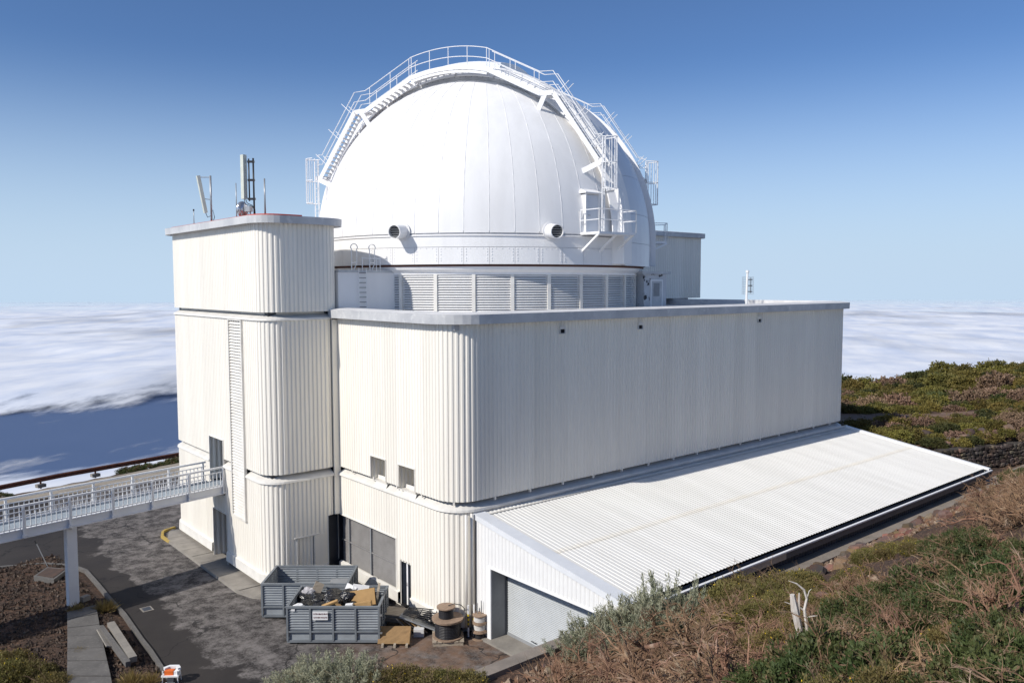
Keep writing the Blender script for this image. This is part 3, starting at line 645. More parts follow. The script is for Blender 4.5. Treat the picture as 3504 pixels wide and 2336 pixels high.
# roof booth by the drum, peeling paint
bo = thing('roof_booth', 'small white flat-roofed door booth with peeling paint beside the louvred drum', 'booth', (23, 7, 15.93))
part('wall', MB().box(21.4, 23.9, 6.05, 9, 15.93, 18.60), mat('peeling_paint', (0.62, 0.63, 0.65), (0.55, 0.56, 0.58), 2, c3=(0.03, 0.03, 0.035), scale3=1.6, ramp3=(0.60, 0.62), rough=0.6), bo)
part('roof_slab', MB().box(21.0, 24.15, 5.85, 9.2, 18.60, 18.78), 'fascia', bo)
bd = part('door', MB().box(22.15, 23.3, 6.0, 6.05, 15.95, 18.1), 'fascia', bo)
part('pane', MB().box(22.4, 23.05, 5.985, 6.0, 17.0, 17.95), 'mgrey', bd)
f = MB(); f.box(22.05,22.15,5.97,6.05,15.93,18.2); f.box(23.3,23.4,5.97,6.05,15.93,18.2); f.box(22.15,23.3,5.97,6.05,18.1,18.2); part('frame', f, 'rail', bd)

# parapet wall between tower and drum with a hooped ladder
pw = thing('roof_wall', 'plain white rendered wall between the stair tower and the louvred drum', 'wall', (2, 12.2, 15.93))
part('wall', MB().box(0.3, 4.3, 12.15, 12.7, 15.93, 18.62), 'white', pw)
part('cap', MB().box(0.3, 4.35, 12.08, 12.75, 18.62, 18.78), 'fascia', pw)
lx = 1.9; y = 12.0
ld = thing('roof_ladder', 'white steel ladder with two hooped handrails on the shaded roof wall', 'ladder', (lx, y, 15.93))
for dx in (-.26, .26): part('stile', MB().tube([(lx+dx, y, 16.0), (lx+dx, y, 18.9)], 0.025), 'rail', ld)
rg = mesh_from(MB().tube([(-.26,0,0),(.26,0,0)], 0.018), 'rung', M['dgrey'])
for k in range(9): inst('rung', rg, ld, (lx, y, 16.2+k*.3))
for dx in (-.75, .52):
    a = [(lx+dx, y, 18.75), (lx+dx, y, 20.1)]+[(lx+dx+.25-.25*math.cos(t), y+.12, 20.1+.28*math.sin(t)) for t in np.linspace(0, math.pi, 9)]+[(lx+dx+.5, y+.25, 20.1), (lx+dx+.5, y+.25, 19.2), (lx+dx+.3, y+.3, 18.75)]
    part('hoop', MB().tube(a, 0.03), 'rail', ld)
    part('hoop_brace', MB().tube([(lx+dx, y, 19.2), (lx+dx+.5, y+.25, 19.25)], .025), 'rail', ld)
part('handrail', MB().tube([(lx+.0, y+.1, 19.5), (lx+1.35, y+.1, 19.5)], .028).tube([(lx+1.32, y+.1, 19.5), (lx+1.32, y+.1, 18.7)], .025).tube([(lx+1.05, y+.1, 19.5), (lx+1.05, y+.1, 18.7)], .025).tube([(lx+.05, y+.1, 19.5), (lx+.05, y+.1, 18.7)], .025), 'rail', ld)

# ------------------------------------------------------------------ louvred drum under the dome
DX, DY = 15.0, 16.4
D = thing('louvred_drum', 'round white drum with horizontal louvre bays under the telescope dome', 'drum', (DX, DY, 15.93))
part('inner_wall', MB().lathe([(11.15, 15.93), (11.15, 18.6)], 60, (DX, DY, 0)), 'dgrey', D)
part('sill', MB().lathe([(11.15, 16.16), (11.62, 16.12), (11.62, 15.93)], 90, (DX, DY, 0)), 'rail', D)
part('ring_beam', MB().lathe([(11.1, 18.50), (11.60, 18.48), (11.62, 18.62), (11.85, 18.80), (11.92, 18.98), (11.6, 19.0)], 120, (DX, DY, 0)), 'white', D)
part('rail_seal', MB().lathe([(11.5, 18.98), (11.98, 19.0), (11.98, 19.09), (11.5, 19.1)], 120, (DX, DY, 0)), 'rust', D)
NB = 30; da = 2*math.pi/NB; A0 = math.radians(204.2)
nsl = 15; pit = 2.34/nsl
s = MB(); hw = da/2-0.010
for i in range(5):
    pass
aa = np.linspace(-hw, hw, 6)
s.v = [(11.57*math.cos(a), 11.57*math.sin(a), 0) for a in aa]+[(11.45*math.cos(a), 11.45*math.sin(a), pit*0.66) for a in aa]+[(11.57*math.cos(a), 11.57*math.sin(a), -0.016) for a in aa]
s.f = [(i, i+1, 7+i, 6+i) for i in range(5)]+[(12+i, 13+i, i+1, i) for i in range(5)]
dsm = mesh_from(s, 'slat', M['white'])
mm = mesh_from(MB().box(11.3, 11.62, -0.11, 0.11, 0, 2.36), 'mullion', M['cream2'])
for k in range(-2, 10):
    inst('mullion', mm, D, (DX, DY, 16.14), (0, 0, A0+k*da))
for k in range(-2, 9):
    bay = bpy.data.objects.new('louvre_bay', None); COL.objects.link(bay); bay.parent = D; bay.location = (0, 0, 0); ORG[bay] = ORG[D]
    for j in range(nsl):
        inst('slat', dsm, bay, (DX, DY, 16.18+j*pit), (0, 0, A0+(k+0.5)*da+random.uniform(-.001, .001)))
part('back_louvre', MB().lathe([(11.45, 16.14), (11.45, 18.5)], 60, (DX, DY, 0), A0+9*da, A0+28*da), 'white', D)

# ------------------------------------------------------------------ telescope dome
ZC = 20.9; RD = 12.1
al = math.radians(-63.4); SA = Vector((math.cos(al), math.sin(al), 0)); MN = Vector((math.sin(al), -math.cos(al), 0)); CC = Vector((DX, DY, 0))
def AP(s, m, z): return CC+SA*s+MN*m+Vector((0, 0, z))
O = thing('telescope_dome', 'huge white hemispherical telescope dome of vertical panels with stairways over the top', 'dome', (DX, DY, 19.1))
part('shell', MB().lathe([(RD-.05, 19.12)]+[((RD-.05)*math.cos(t), ZC+(RD-.05)*math.sin(t)) for t in np.linspace(0, math.pi/2-.01, 28)], 96, (DX, DY, 0)), 'seam', O, smooth=True)
NG = 48; dg = 2*math.pi/NG; a_off = al+math.radians(93.93)     # measured seam
def gore(r0, r1, t0, t1, nv, gap, zf=None):
    mb = MB(); nu = 4; rows = []
    for t in np.linspace(t0, t1, nv):
        r, z = r0*math.cos(t), ZC+r0*math.sin(t); h = dg/2-gap/max(r, .6)
        for a in np.linspace(-h, h, nu+1): mb.v.append((r*math.cos(a), r*math.sin(a), z))
    n = nu+1
    for i in range(nv-1):
        for k in range(nu): mb.f.append((i*n+k, i*n+k+1, (i+1)*n+k+1, (i+1)*n+k))
    return mb
gm_ = mesh_from(gore(RD, RD, 0.012, math.radians(86.5), 22, 0.016), 'panel', M['white'], smooth=True)
sk = MB(); hh = dg/2-0.008/RD
for z in (19.12, 20.16): sk.v += [(RD*math.cos(a), RD*math.sin(a), z) for a in np.linspace(-hh, hh, 5)]
sk.f = [(k, k+1, k+6, k+5) for k in range(4)]
skm = mesh_from(sk, 'skirt_panel', M['white'], smooth=True)
for k in range(NG):
    inst('panel', gm_, O, (DX, DY, 0), (0, 0, a_off+(k+.5)*dg))
    inst('skirt_panel', skm, O, (DX, DY, 0), (0, 0, a_off+(k+.5)*dg))
part('upper_band', MB().lathe([(RD, 20.185), (RD, 20.84), (RD+.07, 20.86), (RD+.07, 20.91), (RD, 20.94)], 192, (DX, DY, 0)), 'white', O, smooth=False)
sm = MB()
for k in range(NG):      # raised seam strips
    a = a_off+k*dg
    sm.tube([(DX+(RD+.005)*math.cos(t)*math.cos(a), DY+(RD+.005)*math.cos(t)*math.sin(a), ZC+(RD+.005)*math.sin(t)) for t in np.linspace(.02, math.radians(86), 20)], 0.016, 4)
part('seam_strip', sm, 'white', O, kind='stuff')
bl = MB()
for k in range(NG):
    a = a_off+k*dg
    for dz in (19.35, 19.5, 19.72, 19.9, 20.06):
        for da_ in (-.012, .012):
            c = Vector((DX+RD*math.cos(a+da_), DY+RD*math.sin(a+da_), dz)); n = Vector((math.cos(a), math.sin(a), 0)); bl.obox(c, n, (-n.y, n.x, 0), (0,0,1), .025, .025, .025)
    for j in range(1, 4):
        b = a+dg*j/4; c = Vector((DX+RD*math.cos(b), DY+RD*math.sin(b), 20.10)); n = Vector((math.cos(b), math.sin(b), 0)); bl.obox(c, n, (-n.y, n.x, 0), (0,0,1), .022, .022, .022)
part('bolt', bl, 'white', O, kind='stuff')
# ventilator pipes
for ang in (0.0, math.radians(-44.9)):
    d = (MN*math.cos(ang)-SA*math.sin(ang)).normalized(); base = CC+d*(RD-.25)+Vector((0,0,21.22)); tip = base+d*1.25-Vector((0,0,.12)); ax = (tip-base).normalized(); side = ax.cross(Vector((0,0,1))).normalized(); up = side.cross(ax)
    mb = MB()
    n = 28
    for c, r in ((base, .44), (base+ax*.95, .44), (tip, .44), (tip, .39), (tip-ax*.25, .39)):
        for k in range(n): t = 2*math.pi*k/n; mb.v.append(tuple(c+(side*math.cos(t)+up*math.sin(t))*r))
    mb.f = [(i*n+k, i*n+(k+1) % n, (i+1)*n+(k+1) % n, (i+1)*n+k) for i in range(4) for k in range(n)]
    vp = part('ventilator', mb, 'white', O, smooth=False)
    fl = MB(); fc = base+ax*.30
    for r, o in ((.44, 0), (.58, 0), (.58, .04), (.44, .04)):
        for k in range(n): t = 2*math.pi*k/n; fl.v.append(tuple(fc+ax*o+(side*math.cos(t)+up*math.sin(t))*r))
    fl.f = [(i*n+k, i*n+(k+1) % n, (i+1)*n+(k+1) % n, (i+1)*n+k) for i in range(3) for k in range(n)]
    part('flange', fl, 'white', vp)
    bk = MB(); c = tip-ax*.24; bk.v = [tuple(c+(side*math.cos(2*math.pi*k/n)+up*math.sin(2*math.pi*k/n))*.39) for k in range(n)]; bk.f = [tuple(range(n))]; part('back', bk, 'dark', vp)
    st = MB()
    for j in range(5):
        h = -.28+j*.14; w = math.sqrt(max(.01, .37**2-h*h)); st.obox(tip-ax*.12+up*h, side, (ax*.7+up*.7), (up*.7-ax*.7), w, .05, .006)
    part('slat', st, 'mgrey', vp, kind='stuff')
# shutter track girders, shutter and hood
def arc_pts(r, m, t0, t1, n, down=True):
    rho = math.sqrt(r*r-m*m); P = []
    for t in np.linspace(t0, t1, n): P.append((rho*math.cos(t), ZC+rho*math.sin(t)))
    if down: P = [(P[0][0], 19.2)]+P+[(P[-1][0], 19.2)]
    return P
for sg in (1, -1):
    mb = MB(); sec = [(3.45, 12.86), (4.35, 12.86), (4.35, 11.95), (3.45, 11.95)]; rows = [arc_pts(r, m, 0, math.pi, 64) for m, r in sec]; n = len(rows[0])
    for i in range(n):
        for (m, r), row in zip(sec, rows): mb.v.append(tuple(AP(row[i][0], m*sg, row[i][1])))
    for i in range(n-1):
        for k in range(4): mb.f.append((i*4+k, i*4+(k+1) % 4, (i+1)*4+(k+1) % 4, (i+1)*4+k))
    mb.f += [(0,1,2,3), tuple((n-1)*4+k for k in range(4))]
    g = part('track_girder', mb, 'white', O)
    cv = MB()                                  # cover plates along the track with gaps between
    rho = lambda m, r: math.sqrt(r*r-m*m)
    for k in range(48):
        ta, tb = math.pi*k/48+(.006 if k % 4 == 0 else 0), math.pi*(k+1)/48-(.006 if k % 4 == 3 else 0)
        vs = []
        for t in (ta, tb):
            for m, r in ((3.95, 12.875), (4.75, 12.42), (4.75, 12.36)): q = rho(m, r); vs.append(tuple(AP(q*math.cos(t), m*sg, ZC+q*math.sin(t))))
        cv.add(vs, [(0,1,4,3), (1,2,5,4)])
    part('cover_plate', cv, 'white', g, kind='stuff')
    bt = MB()
    for t in np.linspace(.25, math.pi-.25, 70):
        q = rho(4.36, 12.25); bt.obox(AP(q*math.cos(t), 4.36*sg, ZC+q*math.sin(t)), SA, MN, (0,0,1), .025, .02, .025)
    part('bolt', bt, 'fascia', g, kind='stuff')
def shutter_panel(t0, t1, r, m0, m1, name, thick=0.12, n=10, edge=True):
    mb = MB(); ms = np.linspace(m0, m1, 9)
    ts = np.linspace(t0, t1, n)
    for rr in (r, r-thick):
        for t in ts:
            for m in ms:
                q = math.sqrt(rr*rr-m*m)
                if t < 0: mb.v.append(tuple(AP(q, m, ZC+t*rr)))
                else: mb.v.append(tuple(AP(q*math.cos(t), m, ZC+q*math.sin(t))))
    k = 9; o = n*k
    for i in range(n-1):
        for j in range(k-1): mb.f.append((i*k+j, i*k+j+1, (i+1)*k+j+1, (i+1)*k+j)); mb.f.append((o+i*k+j, o+(i+1)*k+j, o+(i+1)*k+j+1, o+i*k+j+1))
    for i in range(n-1):
        for j in (0, k-1): mb.f.append((i*k+j, (i+1)*k+j, o+(i+1)*k+j, o+i*k+j))
    for i in (0, n-1):
        for j in range(k-1): mb.f.append((i*k+j, i*k+j+1, o+i*k+j+1, o+i*k+j))
    return part(name, mb, 'shutter_white', O, smooth=False)
tt = [-.145, -.02, .14, .36, .60, .84, 1.08, 1.34]
for a, b in zip(tt[:-1], tt[1:]): shutter_panel(a+.0008, b-.0008, 12.42, -3.40, 3.40, 'shutter_panel')
for a, b in ((1.90, 2.2), (2.2, 2.5), (2.5, 2.8), (2.8, 3.14)): shutter_panel(a+.0008, b-.0008, 12.42, -3.40, 3.40, 'shutter_panel')
shutter_panel(1.34, 1.92, 13.18, -3.40, 3.40, 'shutter_hood', thick=0.7)

# stairways: outer stringer on |m| = 5.75, inner on 4.85
RS = 13.1
ztop = lambda s, m: ZC+math.sqrt(RS*RS-s*s-5.75*5.75)
plat = [(s, ztop(s, 5.75)) for s in np.linspace(-2.9, 2.9, 13)]
fl1 = [(2.9, ztop(2.9, 5.75)), (6.72, 30.36)]; land = [(6.72, 30.36), (7.65, 30.32)]; fl2 = [(7.65, 30.32), (10.73, 25.77)]; land2 = [(10.73, 25.77), (11.15, 25.77)]
for sg in (1, -1):
    W = thing  # alias kept short
    stn = bpy.data.objects.new('stairway', None); COL.objects.link(stn); stn.parent = O; ORG[stn] = ORG[O]
    mo, mi = 5.75*sg, 4.85*sg
    mb = MB()
    for m in (mo, mi):
        for a, b in zip(plat[:-1], plat[1:]): mb.bar(AP(a[0], m, a[1]), AP(b[0], m, b[1]), .05, .30)
        for d in (1, -1):
            for L_ in (fl1, land, fl2, land2):
                (s0, z0), (s1, z1) = L_; mb.bar(AP(s0*d, m, z0), AP(s1*d, m, z1), .05, .30)
    part('stringer', mb, 'rail', stn)
    mb = MB()
    for a, b in zip(plat[:-1], plat[1:]):
        mb.add([AP(a[0], mo, a[1]+.05), AP(a[0], mi, a[1]+.05), AP(b[0], mi, b[1]+.05), AP(b[0], mo, b[1]+.05)], [(0,1,2,3)])
        mb.bar(AP(a[0], mo, a[1]-.05), AP(a[0], mi-.4*sg, a[1]-.05), .06, .14)
        mb.bar(AP(a[0], mo, a[1]-.28), AP(b[0], mo, b[1]-.28), .05, .16)
    part('platform', mb, 'rail', stn)
    tm = mesh_from(MB().obox((0,0,0), SA, MN, (0,0,1), .13, .44, .018), 'tread', M['treadgrey'])
    for d in (1, -1):
        for L_, n in ((fl1, 11), (fl2, 17)):
            for k in range(n):
                f = (k+.5)/n; s = L_[0][0]+(L_[1][0]-L_[0][0])*f; z = L_[0][1]+(L_[1][1]-L_[0][1])*f
                inst('tread', tm, stn, AP(s*d, (mo+mi)/2, z))
        for L_ in (land, land2):
            mb = MB().add([AP(L_[0][0]*d, mo, L_[0][1]+.03), AP(L_[0][0]*d, mi, L_[0][1]+.03), AP(L_[1][0]*d, mi, L_[1][1]+.03), AP(L_[1][0]*d, mo, L_[1][1]+.03)], [(0,1,2,3)]); part('landing', mb, 'rail', stn)
    # handrails
    H = 1.40
    for m in (mo, mi):
        for hgt in ((H, .72)):
            mb = MB()
            if m == mo: mb.tube([AP(s, m, z+hgt) for s, z in plat], .030, 5)
            for d in (1, -1):
                P = [fl1[0], fl1[1], land[1], (10.55, 26.05), (10.9, 26.05), (11.0, 25.95+(0 if hgt == H else .2))]
                if m == mo: mb.tube([AP(s*d, m, z+hgt) for s, z in P], .030, 5)
                else: part('handrail', MB().tube([AP(s*d, m, z+hgt) for s, z in P], .030, 5), 'rail', stn)
            if m == mo: part('handrail', mb, 'rail', stn)
        mb = MB()
        if m == mo:
            for s, z in plat[::3]: part('rail_post', MB().tube([AP(s, m, z), AP(s, m, z+H)], .028, 5), 'rail', stn)
        for d in (1, -1):
            for f in (.05, .45, .90): s = fl1[0][0]+(fl1[1][0]-fl1[0][0])*f; z = fl1[0][1]+(fl1[1][1]-fl1[0][1])*f; part('rail_post', MB().tube([AP(s*d, m, z), AP(s*d, m, z+H)], .026, 5), 'rail', stn)
            for f in (.04, .42, .80): s = fl2[0][0]+(fl2[1][0]-fl2[0][0])*f; z = fl2[0][1]+(fl2[1][1]-fl2[0][1])*f; part('rail_post', MB().tube([AP(s*d, m, z), AP(s*d+.98*d, m, z+.66+.2)], .024, 5), 'rail', stn)
    # flat legs standing on the shell
    for d in (1, -1):
        mb = MB(); mb.bar(AP(7.1*d, mo, 30.30), AP(6.55*d, 5.55*sg, 29.35), .34, .07, up=tuple(MN)); part('leg', mb, 'rail', stn); mb = MB(); mb.bar(AP(10.9*d, mo, 25.68), AP(9.70*d, 5.80*sg, 25.15), .34, .07, up=tuple(MN)); part('leg', mb, 'rail', stn)
    # hooped ladders
    for d in (1, -1):
        zb = 21.2
        lad = MB()
        for m in (5.95*sg, 5.50*sg): lad.tube([AP(11.08*d, m, zb), AP(11.08*d, m, 27.2)], .045, 6)
        part('ladder', lad, 'rail', stn)
        rm = MB()
        for k in range(20): rm.tube([AP(11.08*d, 5.95*sg, zb+.2+k*.3), AP(11.08*d, 5.50*sg, zb+.2+k*.3)], .016, 4)
        part('rung', rm, 'rail', stn, kind='stuff')
        cg = MB(); c0 = 11.08
        def hp(t, z): return AP((c0+.06+.84*math.sin(t))*d, (5.725+.46*math.cos(t)*(1 if True else 1))*sg, z)
        for z in (27.2, 25.6, 23.95): cg.tube([hp(t, z) for t in np.linspace(-.02, math.pi+.02, 13)], .034, 5)
        for t in np.linspace(.25, math.pi-.25, 6): cg.tube([hp(t, 23.95), hp(t, 27.2)], .024, 4)
        part('ladder_cage', cg, 'rail', stn)
# balconies
def balcony(P, braces, zf, lab):
    b = part('balcony', MB().poly([(p[0], p[1]) for p in P], zf-.14, zf), 'rail', O)
    mb = MB(); n = len(P)
    for i in range(n-1):
        a, c = Vector((*P[i], zf)), Vector((*P[i+1], zf)); L = (c-a).length; k = max(1, round(L/1.5))
        for hgt in (1.40, .75): mb.tube([a+Vector((0,0,hgt)), c+Vector((0,0,hgt))], .03, 5)
        for j in range(k+1): q = a+(c-a)*j/k; mb.tube([q, q+Vector((0,0,1.40))], .03, 5)
    part('handrail', mb, 'rail', b)
    mb = MB()
    for q0, q1 in braces: mb.bar(q0, q1, .12, .12)
    part('brace', mb, 'rail', b)
def xy(v): return (v.x, v.y)
c1 = AP(11.0, 5.75, 0); c2 = AP(13.05, 2.3, 0)
dirv = (c2-c1).normalized(); nrm = Vector((-dirv.y, dirv.x, 0)) if Vector((-dirv.y, dirv.x, 0)).dot(c1-CC) < 0 else Vector((dirv.y, -dirv.x, 0))
ba = math.radians(31); ber = SA*math.cos(ba)+MN*math.sin(ba); bet = -SA*math.sin(ba)+MN*math.cos(ba)
BP = [xy(CC+ber*12.05+bet*.78), xy(CC+ber*13.75+bet*.70), xy(CC+ber*13.75-bet*2.45), xy(CC+ber*11.6-bet*2.45)]
inn = [xy(CC+(ber*math.cos(t)-bet*math.sin(t))*11.9) for t in (.14, .07, 0)]
brs = []
for t_ in (.62, -.85, -2.3):
    v = CC+ber*13.65+bet*t_+Vector((0,0,21.02)); w = CC+ber*math.sqrt(RD*RD-t_*t_)+bet*t_+Vector((0,0,20.0)); brs.append((v, w))
bal = part('balcony', MB().poly(BP+inn, 21.0, 21.15), 'rail', O)
mb = MB(); zf = 21.15
for a, c in zip(BP[:-1], BP[1:]):
    a, c = Vector((*a, zf)), Vector((*c, zf)); k = max(1, round((c-a).length/1.7))
    for hgt in (1.40, .75): mb.tube([a+Vector((0,0,hgt)), c+Vector((0,0,hgt))], .03, 5)
    for j in range(k+1): q = a+(c-a)*j/k; mb.tube([q, q+Vector((0,0,1.40))], .032, 5)
part('handrail', mb, 'rail', bal)
for q0, q1 in brs: part('brace', MB().bar(q0, q1, .13, .13), 'rail', bal)
FB = [AP(11.4, -5.6, 0), AP(12.6, -6.3, 0), AP(12.0, -8.0, 0), AP(9.3, -7.9, 0)]
fb = part('balcony', MB().poly([xy(p) for p in FB], 21.0, 21.15), 'rail', O)
mb = MB()
for a, c in zip(FB[:-1], FB[1:]):
    a, c = a+Vector((0,0,zf)), c+Vector((0,0,zf)); k = max(1, round((c-a).length/1.2))
    for hgt in (1.40, .75): mb.tube([a+Vector((0,0,hgt)), c+Vector((0,0,hgt))], .03, 5)
    for j in range(k+1): q = a+(c-a)*j/k; mb.tube([q, q+Vector((0,0,1.40))], .032, 5)
part('handrail', mb, 'rail', fb)
part('brace', MB().bar(FB[1]+Vector((0,0,21)), AP(11.0, -5.2, 20.1), .12, .12), 'rail', fb)
# access door in the dome with a projecting frame and hood
dm = (AP(10.22, 6.62, 0)+AP(10.70, 5.70, 0))/2-CC; an = math.atan2(dm.y, dm.x); er = Vector((math.cos(an), math.sin(an), 0)); et = Vector((-er.y, er.x, 0))
dc = CC+er*(RD+.03)
dd = part('access_door', MB().obox(dc+Vector((0,0,22.35)), et, er, (0,0,1), .50, .03, 1.2), 'shutter_white', O)
f = MB(); f.obox(dc+et*.55-er*.16+Vector((0,0,22.4)), et, er, (0,0,1), .05, .26, 1.26); f.obox(dc-et*.55-er*.16+Vector((0,0,22.4)), et, er, (0,0,1), .05, .26, 1.26); f.obox(dc-er*.2+Vector((0,0,23.62)), et, er, (0,0,1), .60, .26, .05)
part('frame', f, 'white', dd)
f = MB(); a = dc+Vector((0,0,23.7)); f.add([a+et*.74+er*.26, a-et*.74+er*.26, a-et*.58-er*.42+Vector((0,0,.26)), a+et*.58-er*.42+Vector((0,0,.26)), a+et*.74+er*.26-Vector((0,0,.06)), a-et*.74+er*.26-Vector((0,0,.06)), a+et*.75-er*.9-Vector((0,0,.02)), a-et*.75-er*.9-Vector((0,0,.02))], [(0,1,2,3),(0,4,5,1),(0,3,6,4),(1,5,7,2)]); part('hood', f, 'rail', dd)
part('handle', MB().tube([dc+er*.05-et*.36+Vector((0,0,22.25)), dc+er*.10-et*.36+Vector((0,0,22.25)), dc+er*.10-et*.20+Vector((0,0,22.25))], .025, 5), 'galv', dd)

# ------------------------------------------------------------------ lean-to workshop
Sx0, Sx1 = 1.23, 39.5
rz = lambda y: 6.20+0.155*y
G = thing('lean_to_workshop', 'low lean-to workshop with bright ribbed white roof against the long wall', 'workshop', (20, -5, 0))
SH = (1, 1.5, -9.0, -1.4, -0.2, 3.72)
gp = Path([(Sx0, -0.16), (Sx0, -10.40)], 0, False)
part('gable_cladding', clad(MB(), gp, 0.12, lambda x, y: rz(y)-.12, p=.27, a=.03, holes=[SH]), mat('gable_sheet', (0.80, 0.80, 0.79), (0.76, 0.76, 0.755), 1.5, rough=.5), G)
f = MB()
vg = [(-0.02, rz(0)+.06), (-10.45, rz(-10.45)+.06)]
f.add([(Sx0-.09,-.02,rz(0)-.22),(Sx0-.09,-10.45,rz(-10.45)-.22),(Sx0-.09,-10.45,rz(-10.45)+.06),(Sx0-.09,-.02,rz(0)+.06),(Sx0+.62,-.02,rz(0)+.075),(Sx0+.62,-10.45,rz(-10.45)+.075)], [(0,1,2,3),(3,2,5,4)])
part('verge_flashing', f, mat('verge_sheet', (0.74, 0.76, 0.79), (0.68, 0.70, 0.73), 1.2, rough=.45), G)
def roof_sheet(x0, x1, y0, y1, lift):
    mb = MB(); n = round((x1-x0)/.26); p = (x1-x0)/n; X = []
    for k in range(n):
        for fr, e in ((0, 0), (.36, 0), (.46, .022), (.86, .022), (.96, 0)): X.append((x0+(k+fr)*p, e))
    for x, e in X: mb.v += [(x, y0, rz(y0)+e+lift), (x, y1, rz(y1)+e+lift)]
    mb.f = [(2*i, 2*i+1, 2*i+3, 2*i+2) for i in range(len(X)-1)]; return mb
for i in range(4):
    xa = Sx0+.55+i*(Sx1-Sx0-.6)/4; xb = Sx0+.55+(i+1)*(Sx1-Sx0-.6)/4
    part('roof_sheet', roof_sheet(xa, xb, -5.25, -10.38, 0.0), 'shedroof', G)
    part('roof_sheet', roof_sheet(xa, xb, -0.12, -5.40, 0.012), 'shedroof', G)
f = MB(); f.add([(Sx0,-.03,6.42),(Sx1+.2,-.03,6.42),(Sx1+.2,-.05,6.16),(Sx0,-.05,6.16),(Sx1+.2,-.50,6.19),(Sx0,-.50,6.19)], [(0,1,2,3),(3,2,4,5)]); part('head_flashing', f, 'cream2', G)
f = MB(); 
for y0, y1 in ((-.02, -10.75),): f.add([(Sx1-.12,y0,rz(y0)+.02),(Sx1-.12,y1,rz(y1)+.02),(Sx1-.10,y1,rz(y1)+.14),(Sx1-.10,y0,rz(y0)+.14),(Sx1+.26,y1,rz(y1)+.14),(Sx1+.26,y0,rz(y0)+.14),(Sx1+.28,y1,rz(y1)-.3),(Sx1+.28,y0,rz(y0)-.3)], [(0,1,2,3),(3,2,4,5),(5,4,6,7)])
part('verge_capping', f, 'rail', G)
f = MB(); ye = -10.42; ze = rz(ye)
f.add([(Sx0,ye-.02,ze-.05),(Sx1,ye-.02,ze-.05),(Sx1,ye-.02,ze-.26),(Sx0,ye-.02,ze-.26),(Sx1,ye-.34,ze-.26),(Sx0,ye-.34,ze-.26),(Sx1,ye-.34,ze-.06),(Sx0,ye-.34,ze-.06)], [(0,1,2,3),(3,2,4,5),(5,4,6,7)]); part('gutter', f, 'navy', G)
part('gutter_lip', MB().box(Sx0, Sx1+.28, ye-.47, ye-.33, ze-.12, ze-.04), 'rail', G)
part('eave_fascia', MB().box(Sx0, Sx1+.26, ye-.40, ye-.345, ze-.46, ze-.125), 'navy', G)
part('eave_wall', clad(MB(), Path([(Sx0, -10.46), (Sx1, -10.46)], 0, False), 3.62, ze-.2, p=.27, a=.03), 'navy', G)
part('end_wall', clad(MB(), Path([(Sx1, -10.46), (Sx1, 0)], 0, False), 3.5, lambda x, y: rz(y)-.1, p=.27, a=.03), 'cream', G)
part('galvanised_patch', MB().box(8.6, 12.6, ye-.425, ye-.40, ze-.45, ze-.14), 'galv', G)
rs = epart('roller_shutter', G)
mb = MB(); xs_ = 2.25; n = 40
for k in range(n):
    z = 0.12+k*(3.62/n); h = 3.62/n; mb.add([(xs_,-1.4,z),(xs_,-9.0,z),(xs_-.035,-9.0,z+h*.45),(xs_-.035,-1.4,z+h*.45),(xs_,-9.0,z+h),(xs_,-1.4,z+h)], [(0,1,2,3),(3,2,4,5)])
part('slat', mb, 'rollup', rs, kind='stuff')
f = MB(); f.box(Sx0+.02, 2.3, -1.40, -1.34, 0.0, 3.74); part('jamb', f, 'mgrey', rs)
f = MB(); f.box(Sx0+.02, 2.3, -9.06, -9.0, 0.0, 3.74); part('jamb', f, 'mgrey', rs)
part('soffit', MB().box(Sx0+.02, 2.3, -9.0, -1.4, 3.72, 3.78), 'dgrey', rs)
f = MB(); f.box(Sx0-.06, Sx0+.03, -1.40, -1.12, 0.0, 3.80); f.box(Sx0-.06, Sx0+.03, -9.1, -1.40, 3.72, 3.80); part('frame', f, 'rail', rs)
part('bottom_bar', MB().box(2.19, 2.27, -9.0, -1.4, .10, .24), 'mgrey', rs)
part('guide_rail', MB().box(2.16, 2.26, -1.48, -1.40, .1, 3.72), 'dgrey', rs)
part('handle', MB().tube([(2.17,-3.4,.42),(2.12,-3.4,.42),(2.12,-3.7,.42),(2.17,-3.7,.42)], .025, 5), 'dgrey', rs)
part('floor_slab', MB().box(0.9, 3.2, -9.1, -.1, -.2, 0.10), 'concrete', G)
part('back_wall', MB().box(3.3, 3.35, -10.3, -.1, 0.0, 4.4), 'dgrey', G)

# retaining wall whose top carries the eave and runs on in front of the workshop
rwm = MB(); rwm.poly([(-7.0,-9.2),(1.18,-9.2),(1.18,-10.30),(60,-10.30),(60,-11.55),(2.2,-11.55),(0.6,-9.85),(-7.0,-9.85)], -.3, 3.66)
M['dusty'] = mat('dusty_concrete', (0.30, 0.255, 0.215), (0.22, 0.19, 0.16), 1.1, rough=0.9, c3=(0.30, 0.265, 0.23), scale3=4, ramp3=(0.55, 0.75), amt3=0.6, bump=0.01, bscale=18)
rw_ = single('retaining_wall', rwm, 'dusty', (10, -10, 0), 'long concrete retaining wall whose flat top runs under the workshop eave', 'wall')

